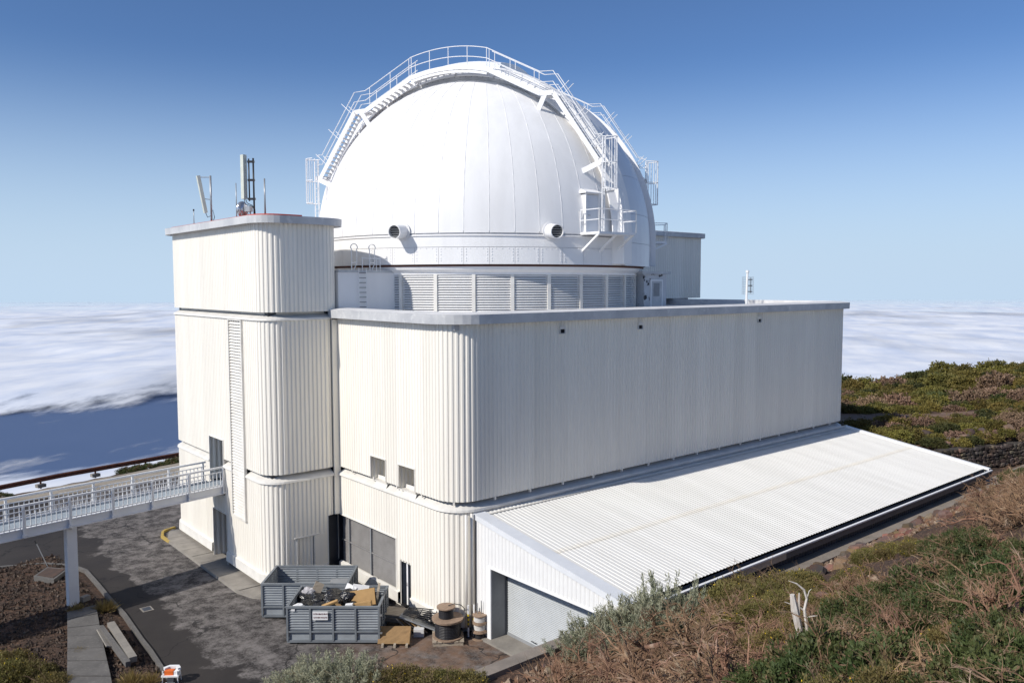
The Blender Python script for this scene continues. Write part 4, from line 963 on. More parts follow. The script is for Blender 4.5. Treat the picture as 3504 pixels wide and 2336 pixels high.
# ------------------------------------------------------------------ footbridge
F = thing('footbridge', 'white steel footbridge with barred railings running into the tower doorway', 'bridge', (-13.6, 17.5, 0))
bd_ = math.radians(10.5); bx = Vector((math.cos(bd_), math.sin(bd_), 0)); by = Vector((-bx.y, bx.x, 0))
BO = Vector((-4.62, 18.39, 0)) - bx*0.0          # near edge at the tower
def bp(t, w, z): return BO-bx*t+by*w+Vector((0,0,z))
BL = 30.0; BW = 2.15
part('deck', MB().obox((bp(BL/2-.4, BW/2, 5.03)), bx, by, (0,0,1), BL/2+.4, BW/2-.06, .05), 'deck', F)
for w in (0.0, BW):
    mb = MB(); mb.obox(bp(BL/2, w, 4.90), bx, by, (0,0,1), BL/2, .05, .23); mb.obox(bp(BL/2, w, 4.67), bx, by, (0,0,1), BL/2, .12, .03); mb.obox(bp(BL/2, w, 5.12), bx, by, (0,0,1), BL/2, .12, .025)
    part('edge_beam', mb, 'bridge', F)
mb = MB()
for t in np.arange(.6, BL, 2.31): mb.obox(bp(t, BW/2, 4.86), by, bx, (0,0,1), BW/2, .06, .12)
part('cross_beam', mb, 'bridge', F)
post = mesh_from(MB().box(-.06, .06, -.045, .045, -.42, 1.22).box(-.10,.10,-.10,.06,-.44,-.30), 'post', M['bridge'])
bal_m = mesh_from(MB().box(-.018, .018, -.018, .018, 0, 1.0), 'baluster', M['bridge'])
for w, sd_ in ((-.06, -1), (BW+.06, 1)):
    rl = epart('railing', F)
    ln_ = BL/2
    mb = MB(); mb.obox(bp(ln_, w, 6.36), bx, by, (0,0,1), ln_, .055, .055); part('top_rail', mb, 'bridge', rl)
    mb = MB(); mb.obox(bp(ln_, w, 6.07), bx, by, (0,0,1), ln_, .03, .025); mb.obox(bp(ln_, w, 5.24), bx, by, (0,0,1), ln_, .03, .025); part('side_rail', mb, 'bridge', rl)
    for t in np.arange(.15, BL, 2.31):
        o = inst('post', post, rl, bp(t, w+.07*sd_, 5.12), (0, 0, bd_ if sd_ < 0 else bd_+math.pi))
    n = int((BL-4)/.285)
    k0 = 0
    for k in range(min(n, 92)):
        t = .3+k*.2566
        if t > BL-4: break
        inst('baluster', bal_m, rl, bp(t, w, 5.08), (0, 0, bd_))
for t in (9.15, 24.5):
    c = bp(t, .62, 0); c2_ = bp(t, BW-.1, 0)
    part('column', MB().obox(bp(t, .55, 2.2), bx, by, (0,0,1), .27, .20, 2.45), 'bridge', F)
    part('crosshead', MB().obox(bp(t, BW/2, 4.58), by, bx, (0,0,1), BW/2, .14, .08), 'bridge', F)

# ------------------------------------------------------------------ crash barrier above the drop
def gz(x, y): return float(terrain(np.array(float(x)), np.array(float(y))))
gr = thing('crash_barrier', 'rusty brown crash barrier along the edge above the clouds', 'barrier', (-5, 51, 0))
gpts = [(-34, 41.2), (-24, 44.6), (-17, 47.1), (-12.65, 48.6), (-7.87, 50.1), (-3.3, 51.1), (1.57, 52.1), (7, 53.2)]
mb = MB()
prof = [(-.03,.42),(.05,.50),(.05,.58),(-.01,.64),(.05,.70),(.05,.78),(-.03,.86)]
gpth = Path(gpts, [0]+[3]*(len(gpts)-2)+[0], False)
sweep(mb, gpth, [(o, z-.1) for o, z in prof]); sweep(mb, gpth, [(o-.02, z-.1) for o, z in prof[::-1]])
part('rail', mb, 'rust', gr)
for t in np.arange(1.5, gpth.len, 4.9):
    x, y, nx, ny = gpth.at(t); part('post', MB().obox((x-nx*.08, y-ny*.08, .2), (1,0,0), (0,1,0), (0,0,1), .07, .05, .48), 'rust', gr)
    part('footing', MB().obox((x-nx*.08, y-ny*.08, -.02), (nx,ny,0), (-ny,nx,0), (0,0,1), .28, .35, .14), 'concrete', gr)

# ------------------------------------------------------------------ pavement slabs along the tower
pv = single('pavement', MB().poly([(-5.6,27.2),(-5.85,25.4),(-5.8,18.4),(-5.9,15.7),(-5.75,13.2),(-5.2,11.5),(-4.1,10.9),(-3.6,12.2),(-4.1,13.3),(-4.1,27.6),(-4.9,28.3)], -.05, 0.06), 'concrete_dark', (0,0,0), kind='structure')
ys = [27.6, 25.9, 24.2, 22.6, 21.0, 19.4, 17.75, 16.2, 14.7, 13.2]
for a, b in zip(ys[:-1], ys[1:]):
    z = .145+random.uniform(-.012, .012); mb = MB().poly([(-5.92+random.uniform(-.02,.02), b+.02), (-4.12, b+.02), (-4.12, a-.02), (-5.92+random.uniform(-.02,.02) if a < 27 else -5.3, a-.02)], -.02, z); part('slab', mb, 'concrete', pv)
mb = MB().poly([(-5.90,13.16),(-5.6,11.95),(-5.0,11.2),(-4.2,10.8),(-3.6,11.3),(-3.6,11.9),(-4.12,13.16)], -.02, .14); part('slab', mb, 'concrete', pv)
mb = MB(); yk = Path([(-4.6, 28.6), (-5.6, 28.2), (-6.05, 26.9), (-6.02, 25.3)], [0, .8, .8, 0], False); sweep(mb, yk, [(-.16, .0), (-.15, .15), (.02, .155), (.04, .0)]); part('kerbstone', mb, 'yellow', pv, label='yellow painted kerb curve')
mb = MB(); yk = Path([(-6.02, 25.3), (-6.02, 18.4), (-6.02, 13.2), (-5.6, 11.7), (-4.2, 10.62), (-3.3, 10.7)], [0, 0, .6, .9, .6, 0], False); sweep(mb, yk, [(-.14, .0), (-.13, .15), (.0, .15), (.02, .0)]); part('kerbstone', mb, 'concrete', pv)

# concrete footpath slabs at bottom left
fp = single('footpath', MB().poly([(-14.25,15.9),(-12.85,16.0),(-13.75,11.2),(-14.55,6.4),(-15.5,1),(-17.3,1.5),(-16.0,7.7),(-15.05,12.2)], -.1, .10), 'concrete_dark', (0,0,0), kind='structure')
Lp = [(-14.30,15.9),(-15.05,12.2),(-16.0,7.7),(-17.3,1.5)]; Rp = [(-12.85,16.0),(-13.72,11.2),(-14.50,6.4),(-15.5,1)]
def along(P, f):
    f *= len(P)-1; i = min(int(f), len(P)-2); t = f-i; return (P[i][0]*(1-t)+P[i+1][0]*t, P[i][1]*(1-t)+P[i+1][1]*t)
fs = [0, .10, .21, .31, .43, .54, .66, .78, .9, 1]
for a, b in zip(fs[:-1], fs[1:]):
    z = .30+random.uniform(-.02, .02); mb = MB().poly([along(Lp, a+.003), along(Lp, b-.003), along(Rp, b-.003), along(Rp, a+.003)], .0, z); part('slab', mb, 'concrete_dark', fp)

# ------------------------------------------------------------------ dry-stone wall east of the workshop
sw = thing('stone_wall', 'dark dry-stone retaining wall of irregular lava stones behind the workshop roof', 'wall', (44, -8.5, 3.5))
p0 = Vector((40.2, -7.15, 0)); p1 = Vector((57, -12.8, 0)); d = (p1-p0).normalized(); n = Vector((d.y, -d.x, 0)); n = n if n.y < 0 else -n; Lw = (p1-p0).length
part('core_wall', MB().obox((p0+p1)/2+n*(-.3)+Vector((0,0,4.3)), d, n, (0,0,1), Lw/2, .26, .95), 'mortar', sw)
def stone_mesh(seed, k=1):
    r = np.random.default_rng(seed); mb = MB()
    lat = [(-1, .72), (-.55, 1.0), (.5, .98), (1, .66)]; nseg = 6; ph = r.uniform(0, 1); ra = 1+r.uniform(-.20, .16, nseg)
    for z, rr in lat:
        for i in range(nseg): a = 2*math.pi*(i+ph)/nseg; q = rr*ra[i]*(1+r.uniform(-.10, .10)); mb.v.append((q*math.cos(a), q*math.sin(a), z*(1+r.uniform(-.12, .12))))
    for l in range(3):
        for i in range(nseg): mb.f.append((l*nseg+i, l*nseg+(i+1) % nseg, (l+1)*nseg+(i+1) % nseg, (l+1)*nseg+i))
    mb.f += [tuple(reversed(range(nseg))), tuple(range(3*nseg, 4*nseg))]
    return mb
def smesh(name, seed, m): return mesh_from(stone_mesh(seed), name, M[m])
STW = [smesh('stone', 100+i, 'wallstone') for i in range(6)]
# courses jittered in the plane of the wall
z = 3.62; row = 0; cnt = 0
while z < 5.15:
    h = random.uniform(.24, .34); t = random.uniform(0, .3)
    while t < Lw-.2 and cnt < 290:
        w = random.uniform(.34, .62); c = p0+d*(t+w/2)+n*random.uniform(-.03, .05)+Vector((0,0,z+h/2+random.uniform(-.04, .04)))
        o = inst('stone', random.choice(STW), sw, c); o.rotation_euler = (math.pi/2+random.uniform(-.12,.12), random.uniform(-.35,.35), math.atan2(d.y, d.x)+random.uniform(-.12,.12))
        o.scale = (w/2*1.22, h/2*1.32, .17); t += w; cnt += 1
    z += h
part('coping', MB().obox((p0+p1)/2+n*(-.28)+Vector((0,0,5.24)), d, n, (0,0,1), Lw/2, .33, .05), 'mortar', sw)

# ------------------------------------------------------------------ aerials on the stair tower
ZR = 21.72
def whip(name, lab, x, y, h, r, m='galv', tip=False):
    a = thing(name, lab, 'aerial' if 'aerial' in name else 'pole', (x, y, ZR))
    part('mast', MB().tube([(x, y, ZR), (x, y, ZR+h)], [r, r*.8], 8), m, a, smooth=True)
    part('base_plate', MB().box(x-.12, x+.12, y-.12, y+.12, ZR, ZR+.03), 'galv', a)
    if tip: part('tip', MB().tube([(x, y, ZR+h-.12), (x, y, ZR+h)], .05, 6), 'dgrey', a)
    return a
RV = Vector((0.762, -0.648, 0)); FV = Vector((0.648, 0.762, 0))      # along and across the roof diagonal
whip('whip_aerial', 'shortest thin aerial rod at the far left end of the tower roof', -4.6, 22.6, 1.15, .03, tip=True)
whip('whip_aerial', 'thin aerial rod in front of the microwave dish on the tower roof', -4.5, 15.6, 2.2, .035)
whip('steel_pole', 'bare grey steel pole right of the tall twin-pole aerial', -3.9, 12.9, 2.25, .055)
# left panel aerial, tilted
x, y = -4.5, 19.7
a = thing('panel_aerial', 'pale panel aerial tilted away from its single grey pole', 'aerial', (x, y, ZR))
part('pole', MB().tube([(x, y, ZR), (x, y, ZR+3.05)], .065, 8), 'galv', a, smooth=True)
b0 = Vector((x, y, 0))-RV*.36+Vector((0,0,ZR+.72)); b1 = Vector((x, y, 0))-RV*.78+Vector((0,0,ZR+3.05)); ax = (b1-b0).normalized(); sd_ = FV; nn_ = ax.cross(sd_)
part('panel', MB().obox((b0+b1)/2, ax, (RV*.55-FV*.8), ax.cross(RV*.55-FV*.8), (b1-b0).length/2, .14, .10), 'antenna', a)
part('bracket', MB().tube([b1-ax*.1, Vector((x, y, ZR+2.95))], .025, 5).tube([b0+ax*.9, Vector((x, y, ZR+1.55))], .025, 5), 'galv', a)
part('cable', MB().tube([b0, b0+Vector((.1,-.05,-.28)), b0+RV*.3+Vector((0,0,-.2)), Vector((x+.09, y-.05, ZR+.9)), Vector((x+.16, y-.1, ZR+.45)), Vector((x+.06, y, ZR+.02))], .022, 5), 'cable', a, smooth=True)
# tall panel aerial on twin black poles
x, y = -4.25, 13.6
a = thing('panel_aerial', 'tallest upright panel aerial on a black twin-pole frame', 'aerial', (x, y, ZR))
pb = Vector((x, y, 0)); pa = pb-RV*.26
part('pole', MB().tube([pb+Vector((0,0,ZR)), pb+Vector((0,0,ZR+3.45))], .055, 8), 'blackmetal', a, smooth=True)
part('pole', MB().tube([pa+Vector((0,0,ZR+1.0)), pa+Vector((0,0,ZR+3.42))], .045, 8), 'blackmetal', a, smooth=True)
part('bracket', MB().obox((pa+pb)/2+Vector((0,0,ZR+3.25)), RV, FV, (0,0,1), .2, .06, .06).obox((pa+pb)/2+Vector((0,0,ZR+2.2)), RV, FV, (0,0,1), .2, .06, .06).obox((pa+pb)/2+Vector((0,0,ZR+1.12)), RV, FV, (0,0,1), .22, .06, .06), 'blackmetal', a)
pc = pb-RV*.56
part('panel', MB().obox(pc+Vector((0,0,ZR+2.38)), (0,0,1), (RV*.8-FV*.6), (RV*.6+FV*.8), 1.26, .14, .12), 'antenna', a)
part('cable', MB().tube([pc+Vector((0,0,ZR+1.1)), pc+RV*.05+Vector((0,0,ZR+.8)), pc+RV*.4+Vector((0,0,ZR+.72)), pb+Vector((.05,0,ZR+.5)), pb+Vector((.06,0,ZR))], .022, 5).tube([pc+RV*.08+Vector((0,0,ZR+1.1)), pc+RV*.16+Vector((0,0,ZR+.88)), pb-RV*.1+Vector((0,0,ZR+.75)), pb+Vector((.04,-.05,ZR+.3))], .022, 5), 'cable', a, smooth=True)
# microwave dish seen from behind
x, y = -4.3, 15.0
a = thing('microwave_dish', 'small shiny round microwave dish on a low bracket', 'aerial', (x, y, ZR))
c = Vector((x, y, ZR+.62)); dax = (-RV*.9+FV*.35).normalized(); sd_ = Vector((-dax.y, dax.x, 0)); up = Vector((0,0,1))
def disc_prof(prof, n=24):
    mb = MB()
    for r, t in prof:
        for k in range(n): q = 2*math.pi*k/n; mb.v.append(tuple(c+dax*t+(sd_*math.cos(q)+up*math.sin(q))*r))
    mb.f = [(i*n+k, i*n+(k+1) % n, (i+1)*n+(k+1) % n, (i+1)*n+k) for i in range(len(prof)-1) for k in range(n)]; return mb
part('reflector', disc_prof([(.46, .16), (.47, .06), (.40, -.02), (.25, -.10), (.01, -.14)]), mat('polished_aluminium', (.62,.62,.64), (.5,.5,.52), 3, rough=.25, metal=.8), a, smooth=True)
part('feed_box', MB().obox(c-dax*.34, dax, sd_, up, .20, .15, .15), 'galv', a)
part('bracket', MB().tube([c-dax*.45, c-dax*.5+Vector((0,0,-.6))], .05, 6).bar(c-dax*.15+Vector((0,0,-.1)), c-dax*.55+Vector((0,0,-.62)), .05), 'galv', a)
# white mast on the main roof
x, y = 29.62, 3.0
a = thing('roof_mast', 'white mast with a small wire grid aerial on the main roof', 'mast', (x, y, 15.93))
part('mast', MB().tube([(x, y, 15.93), (x, y, 17.0), (x+.03, y-.02, 18.75)], .085, 8).tube([(x+.03, y-.02, 18.72), (x+.03, y-.02, 18.9)], .13, 8), 'rail', a)
gd = MB()
for k in range(9): u = -.42+k*.105; p = Vector((x, y, 0))+RV*(u+.08); gd.tube([p+Vector((0,0,17.1)), p+Vector((0,0,18.4))], .010, 4)
for zz in np.linspace(17.1, 18.4, 8): gd.tube([Vector((x,y,0))+RV*-.34+Vector((0,0,zz)), Vector((x,y,0))+RV*.5+Vector((0,0,zz))], .010, 4)
part('grid', gd, 'galv', a, kind='stuff')
part('dipole', MB().tube([Vector((x,y,0))+RV*.3+Vector((0,0,17.2)), Vector((x,y,0))+RV*.3+Vector((0,0,18.35))], .03, 5).bar(Vector((x,y,18.2))+RV*.1, Vector((x,y,18.2))+RV*.42, .07).bar(Vector((x,y,17.75))+RV*.1, Vector((x,y,17.75))+RV*.42, .07).bar(Vector((x,y,17.3))+RV*.1, Vector((x,y,17.3))+RV*.42, .07), 'dgrey', a)

# ------------------------------------------------------------------ waste skips
def skip_thing(lab, A, yaw_):
    Lx, Wy, Hh = 4.56, 2.75, 1.95
    t = thing('waste_skip', lab, 'skip', A)
    ex = Vector((math.cos(yaw_), math.sin(yaw_), 0)); ey = Vector((-ex.y, ex.x, 0)); A = Vector(A)
    def P(x, y, z): return A+ex*x+ey*y+Vector((0,0,z))
    def bx_(mb, x0, x1, y0, y1, z0, z1): return mb.obox(P((x0+x1)/2, (y0+y1)/2, (z0+z1)/2), ex, ey, (0,0,1), (x1-x0)/2, (y1-y0)/2, (z1-z0)/2)
    ztop, zmid = Hh, .66
    def ribbed(a, b, nrm_):          # horizontally corrugated sheet from a to b (plan), both faces
        mb = MB(); n = 9; h = (ztop-.10-zmid)/n
        for k in range(n):
            z = zmid+.04+k*h
            for (o0, z0), (o1, z1) in zip([(0,0),(0,.30),(.05,.48),(.05,.82),(0,1)][:-1], [(0,0),(0,.30),(.05,.48),(.05,.82),(0,1)][1:]):
                q = Vector(nrm_); mb.add([a+q*o0+Vector((0,0,z+z0*h)), b+q*o0+Vector((0,0,z+z0*h)), b+q*o1+Vector((0,0,z+z1*h)), a+q*o1+Vector((0,0,z+z1*h))], [(0,1,2,3)])
        return mb
    c = [P(.05,.05,0), P(Lx-.05,.05,0), P(Lx-.05,Wy-.05,0), P(.05,Wy-.05,0)]
    for i, nv in enumerate((-ey, ex, ey, -ex)): part('side_panel', ribbed(c[i], c[(i+1) % 4], nv), 'skipgrey', t)
    mb = MB(); bx_(mb, .05, Lx-.05, .06, .10, .16, zmid); bx_(mb, .05, Lx-.05, Wy-.10, Wy-.06, .16, zmid); bx_(mb, .06, .10, .1, Wy-.1, .16, zmid); bx_(mb, Lx-.10, Lx-.06, .1, Wy-.1, .16, zmid); bx_(mb, .1, Lx-.1, .1, Wy-.1, .16, .22); part('lower_panel', mb, 'skipgrey', t)
    mb = MB()
    for z0, z1, o in ((ztop-.10, ztop, .06), (zmid-.04, zmid+.04, .05), (.10, .22, .03)):
        bx_(mb, -o, Lx+o, -o, .06, z0, z1); bx_(mb, -o, Lx+o, Wy-.06, Wy+o, z0, z1); bx_(mb, -o, .06, .06, Wy-.06, z0, z1); bx_(mb, Lx-.06, Lx+o, .06, Wy-.06, z0, z1)
    part('rim', mb, 'skipdark', t)
    for x in (0, 1.14, 2.28, 3.40, Lx):
        for y0, y1 in ((-.06, .04), (Wy-.04, Wy+.06)):
            mb = MB(); bx_(mb, x-.045, x+.045, y0, y1, .2, ztop-.1); part('rib', mb, 'skipdark', t)
    for y_ in (.7, 1.38, 2.06):
        for x0, x1 in ((-.06, .04), (Lx-.04, Lx+.06)):
            mb = MB(); bx_(mb, x0, x1, y_-.045, y_+.045, .2, ztop-.1); part('rib', mb, 'skipdark', t)
    mb = MB(); bx_(mb, .25, Lx-.25, .2, .4, 0, .12); bx_(mb, .25, Lx-.25, Wy-.4, Wy-.2, 0, .12); part('skid', mb, 'dgrey', t)
    mb = MB(); bx_(mb, Lx+.02, Lx+.16, -.05, .05, 1.45, 1.52); bx_(mb, Lx+.02, Lx+.16, -.05, .05, .55, .62); part('hinge', mb, 'galv', t)
    return t, P, ex, ey
ya = math.atan2(1.99-4.96, 6.70-3.24)
k1, P1, ex1, ey1 = skip_thing('grey ribbed waste skip heaped with black bags, white sign on its front', (-6.7, 4.96, 0.0), ya)
k2, P2, ex2, ey2 = skip_thing('nearly empty grey ribbed waste skip behind the full one', (-6.37, 8.76, 0.0), ya)
sg_ = part('sign', MB().obox(P1(1.66, -.085, 1.50), ex1, ey1, (0,0,1), .38, .012, .215), 'paper', k1)
M['ink'] = mat('sign_lettering', (.16, .05, .05), rough=.7)
def text(body, loc, size, parent, ex, up, m, name='lettering'):
    cu = bpy.data.curves.new(name, 'FONT'); cu.body = body; cu.size = size; cu.extrude = .004; cu.align_x = 'CENTER'; cu.align_y = 'CENTER'
    tmp = bpy.data.objects.new('tmp', cu); me = bpy.data.meshes.new_from_object(tmp); bpy.data.objects.remove(tmp); bpy.data.curves.remove(cu)
    ez = Vector(ex).cross(Vector(up)); R = Matrix((Vector(ex), Vector(up), ez)).transposed().to_4x4(); me.transform(Matrix.Translation(Vector(loc)-ORG[parent]) @ R)
    me.name = name; me.materials.clear(); me.materials.append(M[m]); o = bpy.data.objects.new(name, me); COL.objects.link(o); o.parent = parent; ORG[o] = ORG[parent]
    return o
for body, dx, dz in (('OTRAS', -.19, .09), ('BASURAS', .16, .09), ('OTHER', -.17, -.09), ('WASTE', .18, -.09)):
    text(body, P1(1.66+dx, -.105, 1.50+dz), .105, sg_, ex1, (0,0,1), 'ink')
part('sticker', MB().obox(P1(.30, -.03, 1.76), ex1, ey1, (0,0,1), .09, .02, .05), 'paper', k1)
# contents
def blob(name, lab, cat, c, r, m, seed, group=None, sub=2):
    import bmesh
    bm = bmesh.new(); bmesh.ops.create_icosphere(bm, subdivisions=3, radius=1.0); q = np.random.default_rng(seed); off = q.uniform(0, 50, 3)
    for v in bm.verts:
        p = v.co.copy(); n1 = fbm(np.array(p.x*1.6+off[0]), np.array(p.y*1.6+p.z*1.3+off[1]), 3)-.5; n2 = fbm(np.array(p.x*5+off[2]), np.array(p.z*5+p.y*4+off[0]), 2)-.5
        v.co = p*(1+.55*float(n1)+.28*float(n2)); v.co = Vector((v.co.x*r[0], v.co.y*r[1], v.co.z*r[2]))
    me = bpy.data.meshes.new(name); bm.to_mesh(me); bm.free(); me.materials.append(M[m])
    o = bpy.data.objects.new(name, me); COL.objects.link(o); o.location = c; ORG[o] = Vector(c); return tag(o, lab, cat, group)
bags = [(.55,1.9,1.60,.55,.5,.32,'black rubbish bag at the back left corner of the full skip'),(1.15,1.45,1.66,.62,.5,.36,'black rubbish bag heaped left of centre in the skip'),(.75,.8,1.58,.6,.45,.30,'black rubbish bag low against the left end of the skip'),
        (1.55,.75,1.60,.55,.42,.30,'flat black rubbish bag behind the sign in the skip'),(1.95,1.75,1.74,.6,.5,.36,'black rubbish bag at the back middle of the skip'),(2.15,1.0,1.74,.55,.48,.36,'dull black rubbish bag in the middle of the skip'),
        (2.75,1.45,1.84,.58,.5,.44,'biggest black rubbish bag tied at the top, beside the cardboard'),(3.05,.7,1.62,.4,.35,.28,'small black rubbish bag under the cardboard')]
for i, (x, y, z, a, b, c, lab) in enumerate(bags): blob('rubbish_bag', lab, 'bag', P1(x, y, z), (a, b, c), 'bag', 20+i, 'black rubbish bags in the skip')
blob('plastic_sack', 'crumpled see-through plastic sack at the left end of the skip', 'bag', P1(.55, 2.2, 1.82), (.42, .32, .26), 'clearbag', 50)
blob('plastic_sack', 'white plastic sack at the front left corner of the skip', 'bag', P1(.45, .35, 1.72), (.32, .26, .22), 'paper', 51)
single('rubble_fill', MB().obox(P1(2.28, 1.37, 1.0), ex1, ey1, (0,0,1), 2.1, 1.2, .45), 'bag', P1(2.28, 1.37, .6), 'dark mass of rubbish filling the skip under the bags', 'rubbish')
def slab(name, lab, cat, c, hx, hy, hz_, m, yaw_=0, tilt=0, roll_=0, group=None):
    R = Matrix.Rotation(ya+yaw_, 3, 'Z') @ Matrix.Rotation(tilt, 3, 'Y') @ Matrix.Rotation(roll_, 3, 'X')
    mb = MB().obox(c, R @ Vector((1,0,0)), R @ Vector((0,1,0)), R @ Vector((0,0,1)), hx, hy, hz_); return single(name, mb, m, c, lab, cat, group)
cb = slab('cardboard_box', 'large flattened brown cardboard box leaning at the right of the skip', 'box', P1(3.55, 1.25, 1.86), .62, .16, .42, 'cardboard', .12, -.12, -.5)
slab('cardboard_box', 'low brown cardboard box at the front right of the skip', 'box', P1(3.6, .50, 1.74), .52, .22, .20, 'cardboard', .05, -.16, -.2)
slab('paper_sheet', 'white sheet of board at the back of the skip', 'sheet', P1(3.25, 2.15, 1.98), .42, .03, .24, 'paper', .2, .2, -.5)
slab('polystyrene_block', 'white block against the front rim of the skip', 'block', P1(3.05, .22, 1.86), .18, .10, .12, 'paper', 0, -.1, 0)
slab('polystyrene_block', 'white folded sheet at the back right of the skip', 'block', P1(2.75, 2.2, 1.98), .30, .10, .20, 'paper', -.4, .3, -.4)
slab('timber_offcut', 'yellow timber offcut lying across the front of the skip', 'timber', P1(2.05, .32, 1.95), .42, .08, .05, 'cardboard', .05, -.35, .3)
slab('timber_offcut', 'pale square board stuck upright at the back left of the skip', 'timber', P1(1.0, 2.25, 2.05), .24, .03, .26, 'palewood', .3, .5, -.4)
slab('timber_offcut', 'short yellow offcut slanting down beside the sign', 'timber', P1(2.5, .33, 1.86), .24, .06, .05, 'cardboard', -.1, .6, .2)
slab('timber_offcut', 'broken pale boards standing at the right end of the skip', 'timber', P1(4.25, 1.6, 2.0), .06, .4, .35, 'palewood', .1, .15, .2)
slab('red_rag', 'small red rag on the floor of the empty skip', 'rag', P2(2.05, 1.9, .62), .22, .12, .08, 'red', .4, .1, .1)
slab('wooden_crate', 'grey wooden box inside the right end of the empty skip', 'crate', P2(3.9, 1.3, 1.05), .55, .5, .5, 'mgrey', .05, 0, 0)

# ------------------------------------------------------------------ things beside the wall
def wbox(name, lab, cat, x, y, z, hx, hy, hz_, m, a=0.0, tilt=0.0, roll_=0.0, group=None):
    R = Matrix.Rotation(a, 3, 'Z') @ Matrix.Rotation(tilt, 3, 'Y') @ Matrix.Rotation(roll_, 3, 'X'); c = Vector((x, y, z))
    return single(name, MB().obox(c, R @ Vector((1,0,0)), R @ Vector((0,1,0)), R @ Vector((0,0,1)), hx, hy, hz_), m, c, lab, cat, group)
wbox('equipment_box', 'brown-grey box standing behind the empty skip by the louvre', 'box', -1.35, 7.35, .42, .42, .38, .42, 'concrete', ya)
wbox('equipment_box', 'dark slanted box against the white plinth behind the skips', 'box', -.8, 6.2, .36, .30, .34, .34, 'dgrey', ya, .35)
st = thing('sheet_stack', 'low stack of grey boards between the full skip and the wall', 'boards', (-1.3, 3.3, 0))
for k in range(6):
    c = Vector((-1.25+random.uniform(-.05,.05), 3.35, .35+k*.07)); part('board', MB().obox(c, (ex1.x, ex1.y, -.12), ey1, (.12*ex1.x, .12*ex1.y, 1), .95, .55, .028), 'palewood' if k % 2 else 'concrete', st)
fr = thing('scrap_frames', 'pile of black scrap metal frames by the service door', 'scrap', (-.75, 2.35, 0))
part('support_sheet', MB().obox((-.8, 2.0, .45), (ex1.x*.9, ex1.y*.9, -.35), (ey1.x, ey1.y, -.25), (.3, .3, .85), 1.05, .6, .03), 'mgrey', fr)
for k in range(5):
    a = Vector((-1.25, 2.75, .95-k*.02))+Vector((k*.05, -.02*k, .06*k)); mb = MB(); u = Vector((ex1.x, ex1.y, -.30+.05*k)).normalized(); w = Vector((ey1.x, ey1.y, -.12)).normalized()
    L_, W_ = 1.5, .62
    for q in (0, W_): mb.tube([a-w*q, a-w*q+u*L_], .03, 5)
    for q in np.linspace(0, L_, 5): mb.tube([a+u*q, a+u*q-w*W_], .022, 5)
    part('frame', mb, 'blackmetal', fr)
for k in range(5):
    a = Vector((-1.9+k*.14, 2.6-k*.16, .75)); b = a+Vector((.55, -.62, -.65)); o = single('timber_batten', MB().bar(a, b, .07, .05), 'wood' if k % 2 else 'palewood', b, None, None, 'battens leaning beside the skip')
    tag(o, ['brown batten leaning nearest the skip', 'pale batten second from the skip, leaning', 'brown batten in the middle of the leaning row', 'pale batten beside the metal frames', 'brown batten nearest the cable reels, leaning'][k], 'timber')
pl = thing('plywood_crate', 'plywood sheet crate lying at the right end of the full skip', 'crate', (-2.65, 1.35, 0))
part('panel', MB().obox((-2.62, 1.62, .42), ex1, (ey1.x*.75, ey1.y*.75, .66), (-ey1.x*.66, -ey1.y*.66, .75), .76, .46, .03), 'wood', pl)
for k in (-.6, 0, .6): part('skid', MB().obox(Vector((-2.62, 1.45, .09))+ex1*k, ey1, ex1, (0,0,1), .45, .06, .07), 'palewood', pl)
part('end_board', MB().obox(Vector((-2.62,1.62,.36))+ex1*.80, (ey1.x*.75, ey1.y*.75, .66), ex1, (-ey1.x*.66, -ey1.y*.66, .75), .46, .03, .14), 'wood', pl)
# cable reels
def reel(name, lab, c, r, h, core, mcab, loc, hang=False, turns=10):
    t = thing(name, lab, 'cable reel', loc); c = Vector(c)
    for z in (0, h-.06): part('flange', MB().lathe([(0, z), (r, z), (r, z+.06), (0, z+.06)], 28, c), 'reelwood', t)
    pr = []
    for k in range(turns):
        z0 = .06+(h-.12)*k/turns; z1 = .06+(h-.12)*(k+1)/turns; pr += [(core-.02, z0+.002), (core, (z0*.7+z1*.3)), (core, (z0*.3+z1*.7)), (core-.02, z1-.002)]
    part('cable', MB().lathe(pr, 28, c), mcab, t)
    return t
pt = thing('timber_pallet', 'pale wooden pallet under the big cable reel', 'pallet', (-.35, .15, 0))
pa_ = math.radians(-35); px_ = Vector((math.cos(pa_), math.sin(pa_), 0)); py_ = Vector((-px_.y, px_.x, 0)); pc_ = Vector((-.35, .15, 0))
for k in range(6): part('plank', MB().obox(pc_+px_*(-.68+k*.272)+Vector((0,0,.20)), px_, py_, (0,0,1), .105, .72, .02), 'palewood', pt)
for k in (-.62, 0, .62): part('bearer', MB().obox(pc_+py_*k+Vector((0,0,.09)), px_, py_, (0,0,1), .75, .06, .09), 'palewood', pt)
reel('cable_reel', 'big wooden reel of thick black cable on the pallet', (-.35, .15, .22), .78, .92, .66, 'cable', (-.35, .15, .22))
t2 = reel('cable_reel', 'smaller reel of black cable standing on top of the big reel', (-.42, .2, 1.14), .47, .62, .38, 'cable', (-.42, .2, 1.14), turns=8)
part('base_flange', MB().lathe([(0,0),(.80,0),(.80,.05),(0,.05)], 28, (-.36, .15, 1.14)), 'reelwood', t2)
part('loose_end', MB().tube([(-.35,.1,1.80), (-.1,-.05,1.88), (.18,-.25,1.80), (.32,-.35,1.62), (.30,-.40,1.50)], .022, 5), 'cable', t2, smooth=True)
